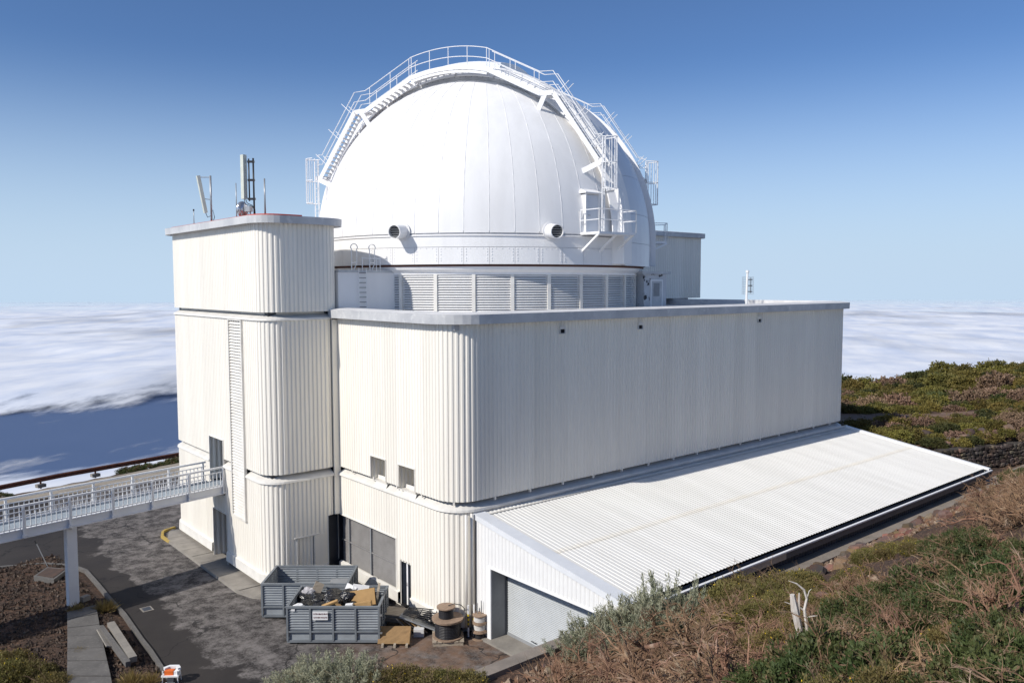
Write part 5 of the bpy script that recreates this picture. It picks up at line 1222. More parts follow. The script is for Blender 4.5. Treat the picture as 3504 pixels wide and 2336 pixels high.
for i, (z, lab, mc) in enumerate(((0.0, 'bottom small reel of dark cable stacked by the workshop', 'cable'), (.42, 'middle small reel of white cable in the stack by the workshop', 'rope'), (.84, 'top small reel of white cable in the stack by the workshop', 'rope'))):
    reel('small_reel', lab, (1.0, -.72, z), .36 if i else .40, .42, .30, mc, (1.0, -.72, z), turns=5)['group'] = 'small cable reels stacked by the workshop'
for dx in (-.06, .08): 
    o = single('steel_rod', MB().tube([(1.0+dx, -.68-dx, 1.2), (1.0+dx, -.68-dx, 1.2+(.75 if dx > 0 else .6))], .025, 5), 'galv', (1.0+dx, -.68-dx, 1.26), 'left thin rod standing in the small reels' if dx < 0 else 'right thin rod standing in the small reels', 'rod')
for i, (x, y) in enumerate(((.62, -.28), (.88, -.42))):
    t = thing('striped_post', ['left', 'right'][i]+' one of two posts striped yellow and black by the reels', 'post', (x, y, 0), 'striped posts by the reels')
    part('base', MB().lathe([(0,0),(.12,0),(.12,.04),(0,.06)], 10, (x, y, 0)), 'dgrey', t)
    part('lower_tube', MB().tube([(x,y,.03),(x,y,.55)], .045, 8), 'rail', t); part('upper_tube', MB().tube([(x,y,1.22),(x,y,1.68)], .045, 8), 'rail', t)
    for k in range(6): part('band', MB().tube([(x,y,.55+k*.112),(x,y,.55+(k+1)*.112)], .047, 8), 'yb' if k % 2 else 'blackmetal', t)
wbox('concrete_block', 'pale block on the ground left of the big cable reel', 'block', -1.15, 1.55, .2, .26, .2, .2, 'coping', ya)
wbox('dark_drum', 'dark low box under the curved corner plinth', 'box', .25, .55, .22, .4, .3, .22, 'dgrey', .3)

# ------------------------------------------------------------------ bottom left
tb = thing('concrete_beam', 'grey concrete beam lying beside the footpath', 'beam', (-13.5, 9.6, .2))
part('body', MB().bar((-13.52, 12.15, .42), (-13.62, 6.95, .42), .22, .24), 'concrete_dark', tb)
tb = thing('concrete_beam', 'paler concrete beam lying nearer the road kerb', 'beam', (-13.15, 9.6, .2))
part('body', MB().bar((-13.05, 12.15, .46), (-13.33, 7.2, .46), .34, .26), 'concrete', tb)
wbox('concrete_board', 'thin grey board tilted against the footpath edge', 'board', -13.68, 10.7, .40, .18, 1.2, .03, 'concrete', -.06, .35)
ic = thing('inspection_chamber', 'low concrete inspection chamber with a rusty lid beside the bridge column', 'chamber', (-13.8, 23, .1))
q = [(-14.65, 22.95), (-13.85, 21.5), (-12.75, 23.0), (-13.7, 24.2)]
part('wall', MB().poly(q, -.05, .38), 'concrete_dark', ic); cq = (sum(p[0] for p in q)/4, sum(p[1] for p in q)/4)
part('lid', MB().poly([(cq[0]+(p[0]-cq[0])*.80, cq[1]+(p[1]-cq[1])*.80) for p in q], .38, .41), mat('brown_lid', (0.10, 0.062, 0.045), (0.07, 0.05, 0.04), 3, rough=.8), ic)
mc = thing('drain_cover', 'square drain cover set in the asphalt by the bridge shadow', 'drain', (-10.7, 14.2, 0))
part('frame', MB().box(-11.0, -10.42, 13.85, 14.55, .0, .014), 'concrete', mc); part('cover', MB().box(-10.92, -10.50, 13.95, 14.45, .014, .024), 'dgrey', mc)
mp_ = thing('marker_pole', 'thin leaning marker pole with a black tip on the soil bank', 'pole', (-13.45, 25.4, .1))
part('pole', MB().tube([(-13.45, 25.4, .0), (-13.95, 25.9, 1.55)], .028, 6), 'galv', mp_); part('tip', MB().tube([(-13.93, 25.88, 1.5), (-14.0, 25.95, 1.68)], .06, 6), 'blackmetal', mp_)
wbox('concrete_block', 'small concrete block at the foot of the bridge column', 'block', -13.1, 17.3, .30, .22, .16, .14, 'concrete', .4)
# white works barrier with an orange box
wb = thing('work_stand', 'white metal stand holding an orange box at the road kerb', 'stand', (-12.45, 4.9, .1))
c = Vector((-12.42, 4.75, .05)); u = Vector((.78, -.62, 0)); w = Vector((.62, .78, 0)); q0_ = len(scene.objects)
part('hood', MB().poly([xy(c+u*a+w*b) for a, b in ((-.62,.28),(-.30,.62),(.35,.62),(.62,.22),(.45,.05),(.25,.38),(-.22,.38),(-.45,.05))], .95, 1.12), 'rail', wb)
part('tray', MB().obox(c+w*-.05+Vector((0,0,.62)), u, w, (0,0,1), .60, .22, .05), 'rail', wb)
ob = part('orange_box', MB().obox(c-u*.12+w*.05+Vector((0,0,.80)), u, w, (0,0,1), .30, .20, .16), 'orange', wb)
part('end_box', MB().obox(c+u*.42+w*.05+Vector((0,0,.78)), u, w, (0,0,1), .16, .22, .16), 'rail', wb)
part('foot_plate', MB().obox(c+u*.05-w*.5+Vector((0,0,.18)), u, w, (0,0,1), .32, .16, .07), 'rail', wb)
for a, b in ((-.55,-.2),(.55,-.2),(-.5,.5),(.5,.5)): part('leg', MB().tube([c+u*a+w*b+Vector((0,0,0)), c+u*a*.9+w*b*.9+Vector((0,0,1.0))], .04, 6), 'rail', wb)
part('engine', MB().obox(c+u*.1-w*.28+Vector((0,0,.36)), u, w, (0,0,1), .22, .16, .16), 'dgrey', wb)

wb.scale = (.64, .64, .64); wb.location = (-12.45, 4.75, .02)
# ------------------------------------------------------------------ vegetation and stones
def quads_mesh(name, V, mats, idx=None):
    n = len(V)//4; me = bpy.data.meshes.new(name)
    me.vertices.add(n*4); me.vertices.foreach_set('co', np.asarray(V, np.float32).ravel())
    me.loops.add(n*4); me.loops.foreach_set('vertex_index', np.arange(n*4, dtype=np.int32))
    me.polygons.add(n); me.polygons.foreach_set('loop_start', np.arange(0, n*4, 4, dtype=np.int32))
    me.update(calc_edges=True); me.validate(); me.materials.append(M[mats]); return me
def unit(a): return a/np.maximum(np.linalg.norm(a, axis=-1, keepdims=True), 1e-9)
def blades(P, D, L, W, r):           # diamond blades: start, direction, length, half width
    n = len(P); side = unit(np.cross(D, unit(r.normal(size=(n, 3))))); L = np.broadcast_to(L, (n,))[:, None]; W = np.broadcast_to(W, (n,))[:, None]
    return np.stack([P, P+D*L*.5+side*W, P+D*L, P+D*L*.5-side*W], 1).reshape(-1, 3)
def foliage(seed, R, H, nc, nl, L, W, spread, up=.45, lump=.30, shell=(.72, 1.0)):
    r = np.random.default_rng(seed); d = unit(r.normal(size=(nc, 3))); d[:, 2] = np.abs(d[:, 2])*.95-.06
    k = 1+lump*(fbm(d[:, 0]*2.1+seed, d[:, 1]*2.1+d[:, 2]*1.7, 3)-.5)*2
    c = d*(r.uniform(*shell, nc)*k)[:, None]*np.array([R, R, H])
    sc = r.uniform(.7, 1.25, nc)
    P = np.repeat(c, nl, 0)+r.normal(size=(nc*nl, 3))*spread*np.repeat(sc, nl)[:, None]*.55
    D = unit(np.repeat(d, nl, 0)*.55+np.array([0, 0, up])+r.normal(size=(nc*nl, 3))*.62)
    P[:, 2] = np.maximum(P[:, 2], .02)
    return blades(P, D, L*r.uniform(.6, 1.3, nc*nl), W*r.uniform(.7, 1.2, nc*nl), r)
def spires(seed, R, H, ns, nl, L, W):          # feathery upright sprays
    r = np.random.default_rng(seed); V = []
    for k in range(ns):
        a = r.uniform(0, 6.28); q = R*math.sqrt(r.uniform(0, 1)); b = np.array([q*math.cos(a), q*math.sin(a), 0]); lean = np.array([math.cos(a), math.sin(a), 0])*q/R*.55
        h = H*(1.05-.45*q/R)*r.uniform(.62, 1.12); ax = unit(lean+np.array([0, 0, 1])+r.normal(size=3)*.12)
        t = r.uniform(.12, 1.0, nl)**.8; P = b+ax*(t*h)[:, None]+r.normal(size=(nl, 3))*.035; D = unit(ax*1.1+r.normal(size=(nl, 3))*.55)
        V.append(blades(P, D, L*r.uniform(.6, 1.2, nl)*(1.15-.5*t), W, r))
    return np.concatenate(V)
def twigs(seed, n, R, H, rad, sub=3, droop=.5, flat=.35, seg=5):
    r = random.Random(seed); mb = MB()
    def grow(p, d, L, rr, lev):
        pts = [p]; q = Vector(p); d = Vector(d).normalized()
        for i in range(seg):
            d = (d+Vector((r.uniform(-1, 1), r.uniform(-1, 1), r.uniform(-1, 1)))*.26+Vector((0, 0, -droop*.12*i))).normalized(); q = q+d*L/seg
            if q.z < .03: q.z = .03+r.uniform(0, .05); d.z = abs(d.z)*.4
            pts.append(q.copy())
        mb.tube(pts, [rr*(1-.7*i/seg) for i in range(seg+1)], 4 if lev else 6, cap=False)
        if lev < sub:
            for k in range(r.randint(3, 5)):
                i = r.randint(1, seg); e = (pts[i]-pts[i-1]).normalized(); s = Vector((r.uniform(-1, 1), r.uniform(-1, 1), r.uniform(-.5, 1)))
                grow(pts[i], (e*.7+s*.8), L*r.uniform(.35, .62), rr*.5, lev+1)
    for k in range(n):
        a = r.uniform(0, 6.28); grow(Vector((r.uniform(-.15, .15)*R, r.uniform(-.15, .15)*R, .05)), Vector((math.cos(a), math.sin(a), r.uniform(flat*.4, flat*2))), R*r.uniform(.75, 1.2), rad*r.uniform(.6, 1.1), 0)
    return mb
def plant(name, lab, cat, group, meshes, loc=(0, 0, -500)):
    o = bpy.data.objects.new(name, None); COL.objects.link(o); o.location = loc; ORG[o] = Vector(loc); tag(o, lab, cat, group)
    for nm, me in meshes:
        c = bpy.data.objects.new(nm, me); COL.objects.link(c); c.parent = o; ORG[c] = Vector(loc)
        if nm in ('flowers', 'dead_leaves'): c['kind'] = 'stuff'
    return o
def flowers(seed, R, H, n):
    r = np.random.default_rng(seed); d = unit(r.normal(size=(n, 3))); d[:, 2] = np.abs(d[:, 2]); P = d*np.array([R, R, H])*r.uniform(.95, 1.12, n)[:, None]
    D = unit(r.normal(size=(n, 3))+d); return np.concatenate([blades(P, D, .05, .02, r), blades(P, unit(np.cross(D, r.normal(size=(n, 3)))), .05, .02, r)])
KIND = {}
def variants(k, n, fn): KIND[k] = [fn(i) for i in range(n)]
def tw(seed, *a, **kw):
    return mesh_from(twigs(seed, *a, **kw), 'branches', M['bark'])
M['stem'] = mat('brown_stem', (0.16, 0.10, 0.06), (0.25, 0.17, 0.11), 3, rough=.85)
def tws(seed, *a, **kw): return mesh_from(twigs(seed, *a, **kw), 'branches', M['stem'])
variants('n', 4, lambda i: [('foliage', quads_mesh('foliage', foliage(30+i, 1.0, .85, 190, 34, .125, .020, .125, lump=.42), 'leaf_green')), ('dead_leaves', quads_mesh('dead_leaves', foliage(60+i, .97, .85, 40, 10, .10, .02, .09), 'leaf_dead')), ('branches', tw(90+i, 5, 1.0, .8, .028, 2, .25, .9))])
variants('o', 4, lambda i: [('foliage', quads_mesh('foliage', foliage(130+i, 1.0, .75, 230, 26, .10, .016, .13), 'leaf_olive')), ('branches', tws(150+i, 4, .9, .7, .02, 2, .3, .8)), ('flowers', quads_mesh('flowers', flowers(170+i, 1.0, .75, 14), 'flower'))])
variants('f', 3, lambda i: [('foliage', quads_mesh('foliage', spires(230+i, .85, 1.7, 46, 120, .20, .014), 'leaf_grey')), ('branches', tws(250+i, 5, .9, 1.2, .025, 1, .0, 1.6))])
variants('d', 4, lambda i: [('branches', tw(330+i, 7, 1.15, .5, .075, 3, .5, .34)), ('dead_leaves', quads_mesh('dead_leaves', foliage(350+i, 1.0, .35, 45, 9, .09, .013, .16), 'leaf_dead'))])
def hillmesh(i): return quads_mesh('hill_shrub', foliage(430+i, 1.0, .72, 170, 12, .17, .05, .14, lump=.5, shell=(.85, 1.0)), 'leaf_hill')
HM = [hillmesh(i) for i in range(6)]
HD = [m_.copy() for m_ in HM[:3]]; HG = [m_.copy() for m_ in HM[3:]]
M['hill_dead'] = mat('withered_shrub', (0.17, 0.105, 0.065), (0.24, 0.16, 0.11), 1.2, rough=.8, obj_random=.25); M['hill_dark'] = mat('dark_hill_leaf', (0.050, 0.062, 0.018), (0.085, 0.085, 0.024), 0.9, rough=.7, obj_random=.3, trans=.2)
for ms_, nm_ in ((HD, 'hill_dead'), (HG, 'hill_dark')):
    for m_ in ms_: m_.materials.clear(); m_.materials.append(M[nm_])
LAB = {'n': ('green_shrub', 'dense dark green shrub in the mass covering the near right slope', 'shrub', 'green shrubs on the near right slope'),
       'o': ('olive_shrub', 'low olive-green cushion shrub dotted with yellow flowers near the workshop eave', 'shrub', 'olive cushion shrubs with yellow flowers'),
       'f': ('grey_shrub', 'feathery grey-green shrub in the clump before the roller shutter', 'shrub', 'feathery shrubs before the roller shutter'),
       'd': ('dead_shrub', 'sprawling dead brown shrub of bare tangled branches on the near slope', 'dead shrub', 'dead tangled shrubs on the slope')}
rr = random.Random(5)
PLANTS = '''h85.28,20.49,1.72 h96.42,4.74,1.16 h77.08,-1.71,1.44 h75.56,6.73,1.33 h68.62,12.15,1.8 h71,4.89,1.66 h91.11,1.92,1.66 h87.55,12.18,1.71 h87.95,21.78,1.33 h63.6,10.95,1.52 h75.92,15.44,1.24 h67.86,4.53,1.84 h57.69,6.41,1.55 h65.31,13.17,1.56 h72.77,14.42,1.23 h79.66,19.52,2.07 h67.64,14.31,1.23 h73.04,10.59,1.59 h91.33,4.82,1.38 h61.76,6.28,2.13 h86.9,15.53,1.38 h67.68,9.25,1.89 h69.4,-1.04,1.18 h94.44,11.31,1.53 h91.72,10.67,1.05 h76.46,11.36,1.42 h74.74,-1.66,1.08 h75.34,0.5,1.17 h82.5,12.39,1.34 h77.26,5.33,1.29 h84.3,7.62,1.88 h79.27,12.6,1.03 h69.29,1.7,1.91 h82.2,4.03,1.18 h79.74,2.05,2.06 h72.54,7.8,1.44 h81.36,9.26,2.16 h79.81,-0.64,1.4 h79.64,16.7,1.48 h71.92,-3.09,1.57 h89.68,15.85,1.68 h82.56,1.24,1.22 h95.74,8.46,1.81 h86.27,1.96,1.33 h91.57,14.03,1.3 h66.62,1.52,1.2 h60.02,10.59,1.43 h80.8,6.23,1.89 h82.86,16.28,1.82 h75.8,2.95,1.05 h66.16,6.32,1.19 h92.73,7.43,1.95 h89.63,6.54,1.5 h84.82,11.15,1.14 h76.74,8.53,1.33 h87.89,18.94,1.54 h58.28,9.39,1.28 h91.97,17.42,1.57 h84.22,23.56,2.13 h63.66,8.37,1.02 h72.97,-0.11,2.02 h77.57,16.56,1.04 h73.66,2.28,1.17 h94.15,4.95,1.21 h87.82,9.79,1.3 h67.53,-0.06,1.09 h81.49,18.01,1.06 h78.97,7.74,1.24 h85.87,5.46,1.49 h83.75,-0.52,1.54 h73.88,17.77,1.28 h96.05,14.79,2.08 h73.49,5.67,1.5 h85.63,17.54,1.06 h74.45,8.77,1.16 h75.65,18.37,1.06 h69.57,15.7,1.39 h89.56,3.42,1.01 h89.14,1.22,1.05 h82.19,20.91,1.11 h69.4,-3.94,1.36 h78.2,10.48,1.15 h98.82,4.52,1.45 h89.49,11.34,1.06 h95.17,3.18,1.05 h77.19,0.75,1.04 h55.92,8.61,1.28 h90,8.48,1.08 h78.27,14.51,1.18 h94.36,17.61,1.27 h79.08,4.77,1.01 h84.9,15.08,1.08 h76.4,13.59,1.12 h70.56,9.9,1.26 h64.69,4.47,1.93 h80.7,14.82,1.18 h77.34,18.54,1.19 h65.49,8.86,1.04 h70.18,7.2,1.32 h67.6,-5.46,1.52 h84.18,2.18,1.21 h73.98,12.67,1.21 h97.71,6.33,1.07 h55.97,7.8,1 h61.03,3.42,0.85 h62.92,-3.69,1.37 h56.99,3.32,1.27 h51.53,6.26,1.31 h69.79,-0.18,0.93 h67.4,-3.63,1.29 h61.62,0.9,1.29 h59.68,-7.11,1 h60.03,2.67,0.83 h65.24,-5.03,0.89 h65.76,3.02,1.02 h69.43,2.5,0.92 h67.94,4.75,1.05 h66.34,0.82,0.81 h60.56,-4.69,1.17 h67.19,-0.71,0.95 h71.46,-0.95,1.17 h52.3,4.79,0.86 h59.98,4.53,0.96 h66.03,5.61,1.04 h63.71,1.1,0.94 h70.46,1.48,1.04 h64.77,-0.83,1.17 h69.69,-2.17,0.91 h58.14,7.43,1.06 h66.63,-5.6,0.92 h62.52,-1.53,1.22 h63.83,-6.43,0.92 h68.69,-4.92,0.96 h71.75,-2.88,0.93 h67.13,2.76,0.85 h62.28,4.92,0.84 h63.71,4.32,1.07 h53.91,4.11,1.15 h68.7,0.97,0.86 h70.75,-4.17,0.98 h62.27,-6.75,0.86 h65.69,-2.43,1.1 h53.8,7.11,0.86 h60.71,6.53,0.86 h63.71,8.3,1.07 h55.66,5.04,1.16 h58.8,3.4,0.94 h63.14,2.76,1.04 h57.86,9.22,1.11 h62.31,6.91,0.96 h69.41,-3.49,0.95 h60.75,7.85,0.95 h55.36,6.51,0.88 h58.99,6.31,0.87 h57.06,5.89,1.05 h64.15,6.87,0.88 h61.28,-2.78,0.86 h67.48,6.13,0.86 h64.86,2.01,0.81 h53.11,5.99,0.84 h59.39,-5.75,0.81 h65.57,7.11,0.87 h62.13,-5.19,0.88 h58.54,4.8,0.88 h61.18,-7.41,0.86 h44.06,-4.22,0.84 h51.57,-10.1,0.82 h47.92,-5.73,0.84 h52.35,-3.75,1 h52.79,-7.53,1.14 h49.39,-9.34,0.95 h53.97,-4.21,0.7 h48.39,-2.02,1.1 h46.39,-8.3,1.08 h46.48,-5.05,0.97 h44.93,-6.39,1.11 h49.79,-5.34,0.8 h46.86,-2.88,1.05 h57.4,-5.7,1.01 h53.56,-8.83,0.96 h46.53,-6.47,0.71 h43.24,-5.54,0.9 h51.21,-5.41,0.84 h43.45,-7.31,0.81 h48.19,-8.89,0.79 h42.24,-4.29,0.94 h41.62,-6.02,0.97 h49.65,-7.76,0.97 h50.43,-4.36,0.73 h49.8,-2.88,0.88 h55.6,-6.22,1.01 h57.55,-7.34,0.89 h45.51,-3.39,0.75 h44.54,-7.67,0.78 h46.88,-0.72,1.03 h48.5,-7.12,0.75 h48.69,-3.85,0.87 h51.01,-8.5,0.87 h45.45,-1.34,1.11 h44.31,-2.34,0.72 h52.67,-9.62,0.7 h50.82,-6.62,0.97 h52.97,-5.59,0.75 h45.17,-4.46,0.77 h54.5,-5.39,0.95 h56.69,-8.7,0.93 h54.04,-6.75,0.93 h54.99,-9.17,0.77 h49.37,-6.42,0.78 h42.76,-2.99,0.93 h56.35,-4.7,0.83 h47.5,-6.79,0.71 h51.06,-3.36,0.73 h47.47,-4.23,0.82 h49.83,-1.52,0.85 h55.57,-8.05,0.74 h50.55,-9.71,0.72 h41.37,-1,0.83 h43.99,-0.82,0.88 h42.97,-0.94,0.71 h42.56,-1.91,0.79 h41.39,-2.24,0.76 h41.4,-3.73,1.01 h45.24,-0.7,1.06 h42.05,0.17,1.05 h43.17,-2.72,0.87 h43.34,0.26,0.95 h44.25,-1.88,0.94 n-10.98,-26.7,0.88 n-8.08,-27.32,0.78 n-2.19,-22.4,0.81 n-2.79,-24.1,0.98 n-4.88,-24.06,0.81 n-7.7,-25.65,1.06 n-9.83,-28.01,0.78 n-2.02,-25.2,1.05 n-0.42,-21.22,0.93 n-11.15,-28.15,0.86 n-6.89,-26.88,1.06 n-8.53,-24.42,1.15 n0.97,-22.36,0.77 n-4.23,-23.13,0.89 n-9.6,-26.21,1.13 n-9.96,-24.86,1.02 n-9.62,-23.77,0.83 n-4.96,-25.92,0.8 n-5.76,-23.84,0.88 n-1.45,-23.32,0.96 n-6.51,-24.92,1.06 n0.24,-25.31,0.82 n-0.34,-23.97,0.79 n-2.64,-26.08,0.88 n1.23,-24.05,1.01 n-5.37,-22.84,0.8 n-5.71,-26.76,1.14 n-3.38,-22.41,1.04 n-10.82,-25.62,0.83 n-1.25,-22.13,0.9 n-0.43,-22.99,1.03 n-0.63,-24.83,0.9 n-11.85,-28.72,0.81 n-3.53,-24.94,1.11 n-4.65,-24.89,0.77 n-10.28,-27.29,0.82 n-8.77,-25.49,0.9 n0.71,-23.15,0.78 n-7.41,-24.44,0.89 n0.58,-21.62,0.8 n-5.5,-24.97,0.76 n-9.07,-27.62,0.8 n-1.68,-24.26,0.82 n1.04,-25.02,0.78 n-6.58,-25.95,0.78 n11.17,-19.56,0.8 n6.51,-20.88,0.88 n10.02,-19.79,0.87 n6.07,-22.08,0.92 n3.27,-22.53,0.85 n2.11,-22.82,0.71 n4.83,-22.08,0.89 n11.43,-18.46,0.83 n8.67,-20.84,0.77 n7.49,-20.78,0.89 n10.52,-18.96,0.74 n10.75,-20.35,0.74 n3.94,-21.95,0.7 n2.78,-23.26,0.72 n45.12,-11.76,0.86 n41.08,-12.58,0.83 n39.32,-13.55,0.92 n29.65,-16.33,0.8 n41.99,-11.39,0.93 n27.07,-17.35,0.97 n38.91,-12.5,0.94 n33.84,-14.68,0.97 n40,-12.7,0.75 n28.24,-16.94,0.98 n43.6,-11.42,0.73 n32.91,-15.42,0.99 n35.42,-15.08,0.85 n31.47,-16.26,0.75 n36.43,-14.55,0.78 n46.4,-11.7,0.76 n37.49,-13.83,0.73 n40.87,-11.64,0.77 n25.16,-18.07,0.76 o3.14,-16.35,0.76 o4.78,-13.03,0.79 o11.9,-11.79,0.95 o0.76,-15.92,0.93 o0.08,-17.1,0.68 o5.95,-11.85,0.95 o7.66,-13.61,0.76 o0.35,-18.13,0.73 o4.79,-14.99,0.96 o-0.64,-16.69,0.75 o2.81,-15.28,0.96 o3.76,-13.3,0.76 o3.39,-14.56,0.75 o10.39,-12.98,0.76 o7.71,-14.55,0.84 o8.18,-11.76,0.91 o5.92,-13.53,0.75 o-0.65,-17.81,0.91 o-0.27,-15.94,0.73 o4.92,-11.86,0.92 o9.37,-12.71,1 o3.84,-15.89,0.77 o1.8,-14.47,0.82 o6.93,-11.79,0.71 o6.59,-12.91,0.99 o7.69,-12.62,0.92 o4.66,-13.88,0.72 o5.29,-15.8,0.78 o3.84,-12.33,0.7 o8.47,-13.25,0.89 o6.86,-13.9,0.74 o5.56,-12.73,0.72 o5.67,-14.3,0.73 o2.99,-13.13,0.72 o-3.73,-19.99,0.56 o-0.55,-19.99,0.47 o1.13,-19.79,0.68 o-2.75,-19.41,0.7 o-3.44,-21.06,0.57 o4.93,-18.24,0.61 o-0.68,-17.35,0.64 o-4.51,-21.48,0.45 o0.28,-17.97,0.55 o3.52,-18.48,0.58 o-0.97,-19.3,0.48 o5.97,-17.52,0.64 o-5.42,-21.26,0.65 o4.65,-17.27,0.5 o-4.62,-19.75,0.55 o-2.3,-20.4,0.7 o0.96,-18.66,0.66 o-1.91,-18.26,0.52 o3.76,-17.34,0.57 o2.33,-18.78,0.5 o-0.61,-18.42,0.63 o-1.69,-19.53,0.49 o2.07,-19.48,0.49 o7.34,-17.31,0.54 o2.78,-17.42,0.57 o-0.9,-20.69,0.49 o8.29,-16.55,0.6 o-5.27,-20.42,0.47 o0.19,-19.82,0.5 o13.66,-16.51,0.69 o15.5,-13.69,0.57 o13.81,-15.21,0.55 o15.54,-15.63,0.52 o13.14,-15.47,0.55 o15.03,-15.11,0.63 o14.39,-14.32,0.57 o13.71,-14.36,0.67 o15.62,-14.45,0.61 o13.11,-14.64,0.52 o17.79,-12.43,0.57 o12.24,-15.05,0.67 o16.99,-12.82,0.7 o14.9,-15.89,0.62 o11.85,-17.29,0.63 d-7.11,-17.22,0.98 d-5.51,-13.32,1.04 d-6.36,-20.23,1.19 d-8.41,-21.97,1.15 d2.61,-14.4,1.08 d-3.19,-19.23,0.92 d2.21,-12.57,1.15 d-0.96,-14.84,1.19 d-5.64,-17.87,1.07 d-9.83,-22.76,0.94 d-8.69,-20.29,1.05 d-3.54,-14.49,1.13 d-1.22,-17.52,1.1 d-7.68,-18.69,1.11 d-3.73,-12.82,0.88 d-2.62,-16.55,0.89 d-7.57,-15.55,1.02 d0.28,-13.44,1.09 d-2.68,-11.76,1.07 d0.31,-16.19,1.14 d0.64,-11.94,0.87 d-4.67,-20.03,0.97 d3.89,-11.92,1.14 d-4.75,-11.94,0.88 d-5.92,-16.27,0.86 d-1.02,-11.75,1.06 d-6.83,-21.97,0.92 d18.69,-19.87,1.29 d16.2,-20.16,1.01 d19.22,-18.29,1.27 d17.71,-18.54,1.24 d14.15,-19.97,1.28 d10.71,-22.05,1.05 d23.48,-16.34,1.2 d12.31,-21.8,1.04 d23.13,-17.81,1.17 d25.46,-17.37,1.02 d21.98,-18.12,0.98 d24.99,-16.2,1.03 d26.82,-16.58,1.01 d12.61,-20.63,1.13 d24.72,-18.22,0.92 d24.34,-17.24,1 d11.39,-21.19,0.94 d20.32,-17.6,1.03 d15.32,-19.4,1.06 d17.42,-19.8,0.98 d14.88,-20.94,0.92 d20.17,-19.58,1.11 d2.45,-18.89,0.61 d-1.02,-20.25,0.76 d1.29,-19.38,0.72 d-3,-21.53,0.61 d-2.07,-21.92,0.63 d3.34,-18.26,0.68 d0.82,-20.42,0.79 d-2.13,-20.88,0.67 d4.47,-18.29,0.62 d-0.51,-21.31,0.63 d3.24,-19.39,0.61 d2.05,-20.07,0.63 d-1.75,-24.44,0.66 d-0.36,-23.76,0.79 d-0.78,-22.66,0.75 d-1.29,-23.7,0.75 d-2.62,-24.09,0.64 d-3.07,-24.82,0.65 d-4.77,-25.45,0.69 d0.31,-22.06,0.6 d-3.84,-25.04,0.66'''
first = {}
def put(k, x, y, s, lab=None, group=None, hs=1.0, vi=None):
    z = gz(x, y)-.05
    v = vi if vi is not None else rr.randrange(len(KIND[k])); nm, l0, ct, g0 = LAB[k]
    if (k, v) not in first:
        o = plant(nm, l0, ct, g0, KIND[k][v], (x, y, z)); first[(k, v)] = o
    else: o = copy_thing(first[(k, v)], (x, y, z))
    o.rotation_euler = (0, 0, rr.uniform(0, 6.28)); o.scale = (s, s, s*hs*rr.uniform(.85, 1.1))
    o['label'] = lab or l0; o['group'] = group or g0
    return o
cnt = {}
for tok in PLANTS.split():
    k = tok[0]; x, y, s = map(float, tok[1:].split(','))
    if k == 'h':
        if abs(y-np.interp(x, [43,49,52,57,63,70], [7.0,3.6,.9,.3,-1.2,-5.5])) < 2.0 and x < 70: continue
        o = bpy.data.objects.new('hill_shrub', rr.choice(HM)); COL.objects.link(o); o.location = (x, y, gz(x, y)-.08); o.rotation_euler = (0, 0, rr.uniform(0, 6.28)); o.scale = (s*rr.uniform(.9, 1.25), s*rr.uniform(.8, 1.05), s*rr.uniform(.75, 1.15))
        tag(o, 'low yellow-green cushion shrub on the hillside beyond the workshop', 'shrub', 'cushion shrubs on the far hillside')
        q_ = rr.random()
        if q_ < .16: o.data = rr.choice(HD); tag(o, 'brown withered cushion shrub among the green ones on the far hillside', None, 'withered cushion shrubs on the far hillside')
        elif q_ < .40: o.data = rr.choice(HG); tag(o, 'darker green cushion shrub on the hillside beyond the workshop', None, 'darker cushion shrubs on the far hillside')
    else:
        if y > -13.6 and x > 7.5 and x < 38 and rr.random() < .8: continue
        if k == 'n' and float(fbm(np.array(x*.45+2), np.array(y*.45), 3)) < .27: k = 'd' if rr.random() < .45 else 'o'; s *= .8
        if k == 'd' and y > -15.6 and 2.2 < x < 12: k = 'o'; s *= 1.1
        if -14.1 < y and x > 6.5 and x < 36: continue
        o = put(k, x, y, s)
        if k == 'd': tag(o, 'dead brown shrub of bare twigs in the big tangle below the roller shutter' if x < 2 else ('pale dead shrub at the right edge beside the concrete wall top' if x > 12 else 'dead twiggy shrub among the green shrubs of the slope'), None, 'dead shrubs in the big tangle' if x < 2 else ('dead shrubs beside the wall top' if x > 12 else 'dead shrubs among the green ones'))
        if k == 'n': tag(o, 'dense green shrub of the near right slope close to the bottom edge' if y < -22 else ('green bush at the top of the slope near the wall top' if x > 12 else 'green shrub in the middle of the near right slope'), None, 'green shrubs by the bottom edge' if y < -22 else ('green bushes near the wall top' if x > 12 else 'green shrubs in the middle of the slope'))
        if k == 'o' and x < 3: tag(o, 'low olive-brown shrub between the bleached trunk and the dead tangle', None, 'olive shrubs around the bleached trunk')
# olive mass that hides the foot of the eave
for x, y, s in ((3.4,-12.8,1.45),(4.4,-12.6,1.5),(5.3,-12.7,1.5),(6.2,-12.6,1.4),(7.0,-12.7,1.2),(4.0,-13.7,1.25),(5.1,-13.8,1.3),(6.3,-13.8,1.25),(7.4,-13.8,1.1),(3.2,-14.7,1.0),(4.5,-14.9,1.1),(5.8,-15.0,1.1),(7.0,-15.0,1.0)):
    put('o', x, y, s, 'broad olive-brown shrub hiding the foot of the workshop eave', 'olive shrubs at the foot of the eave')
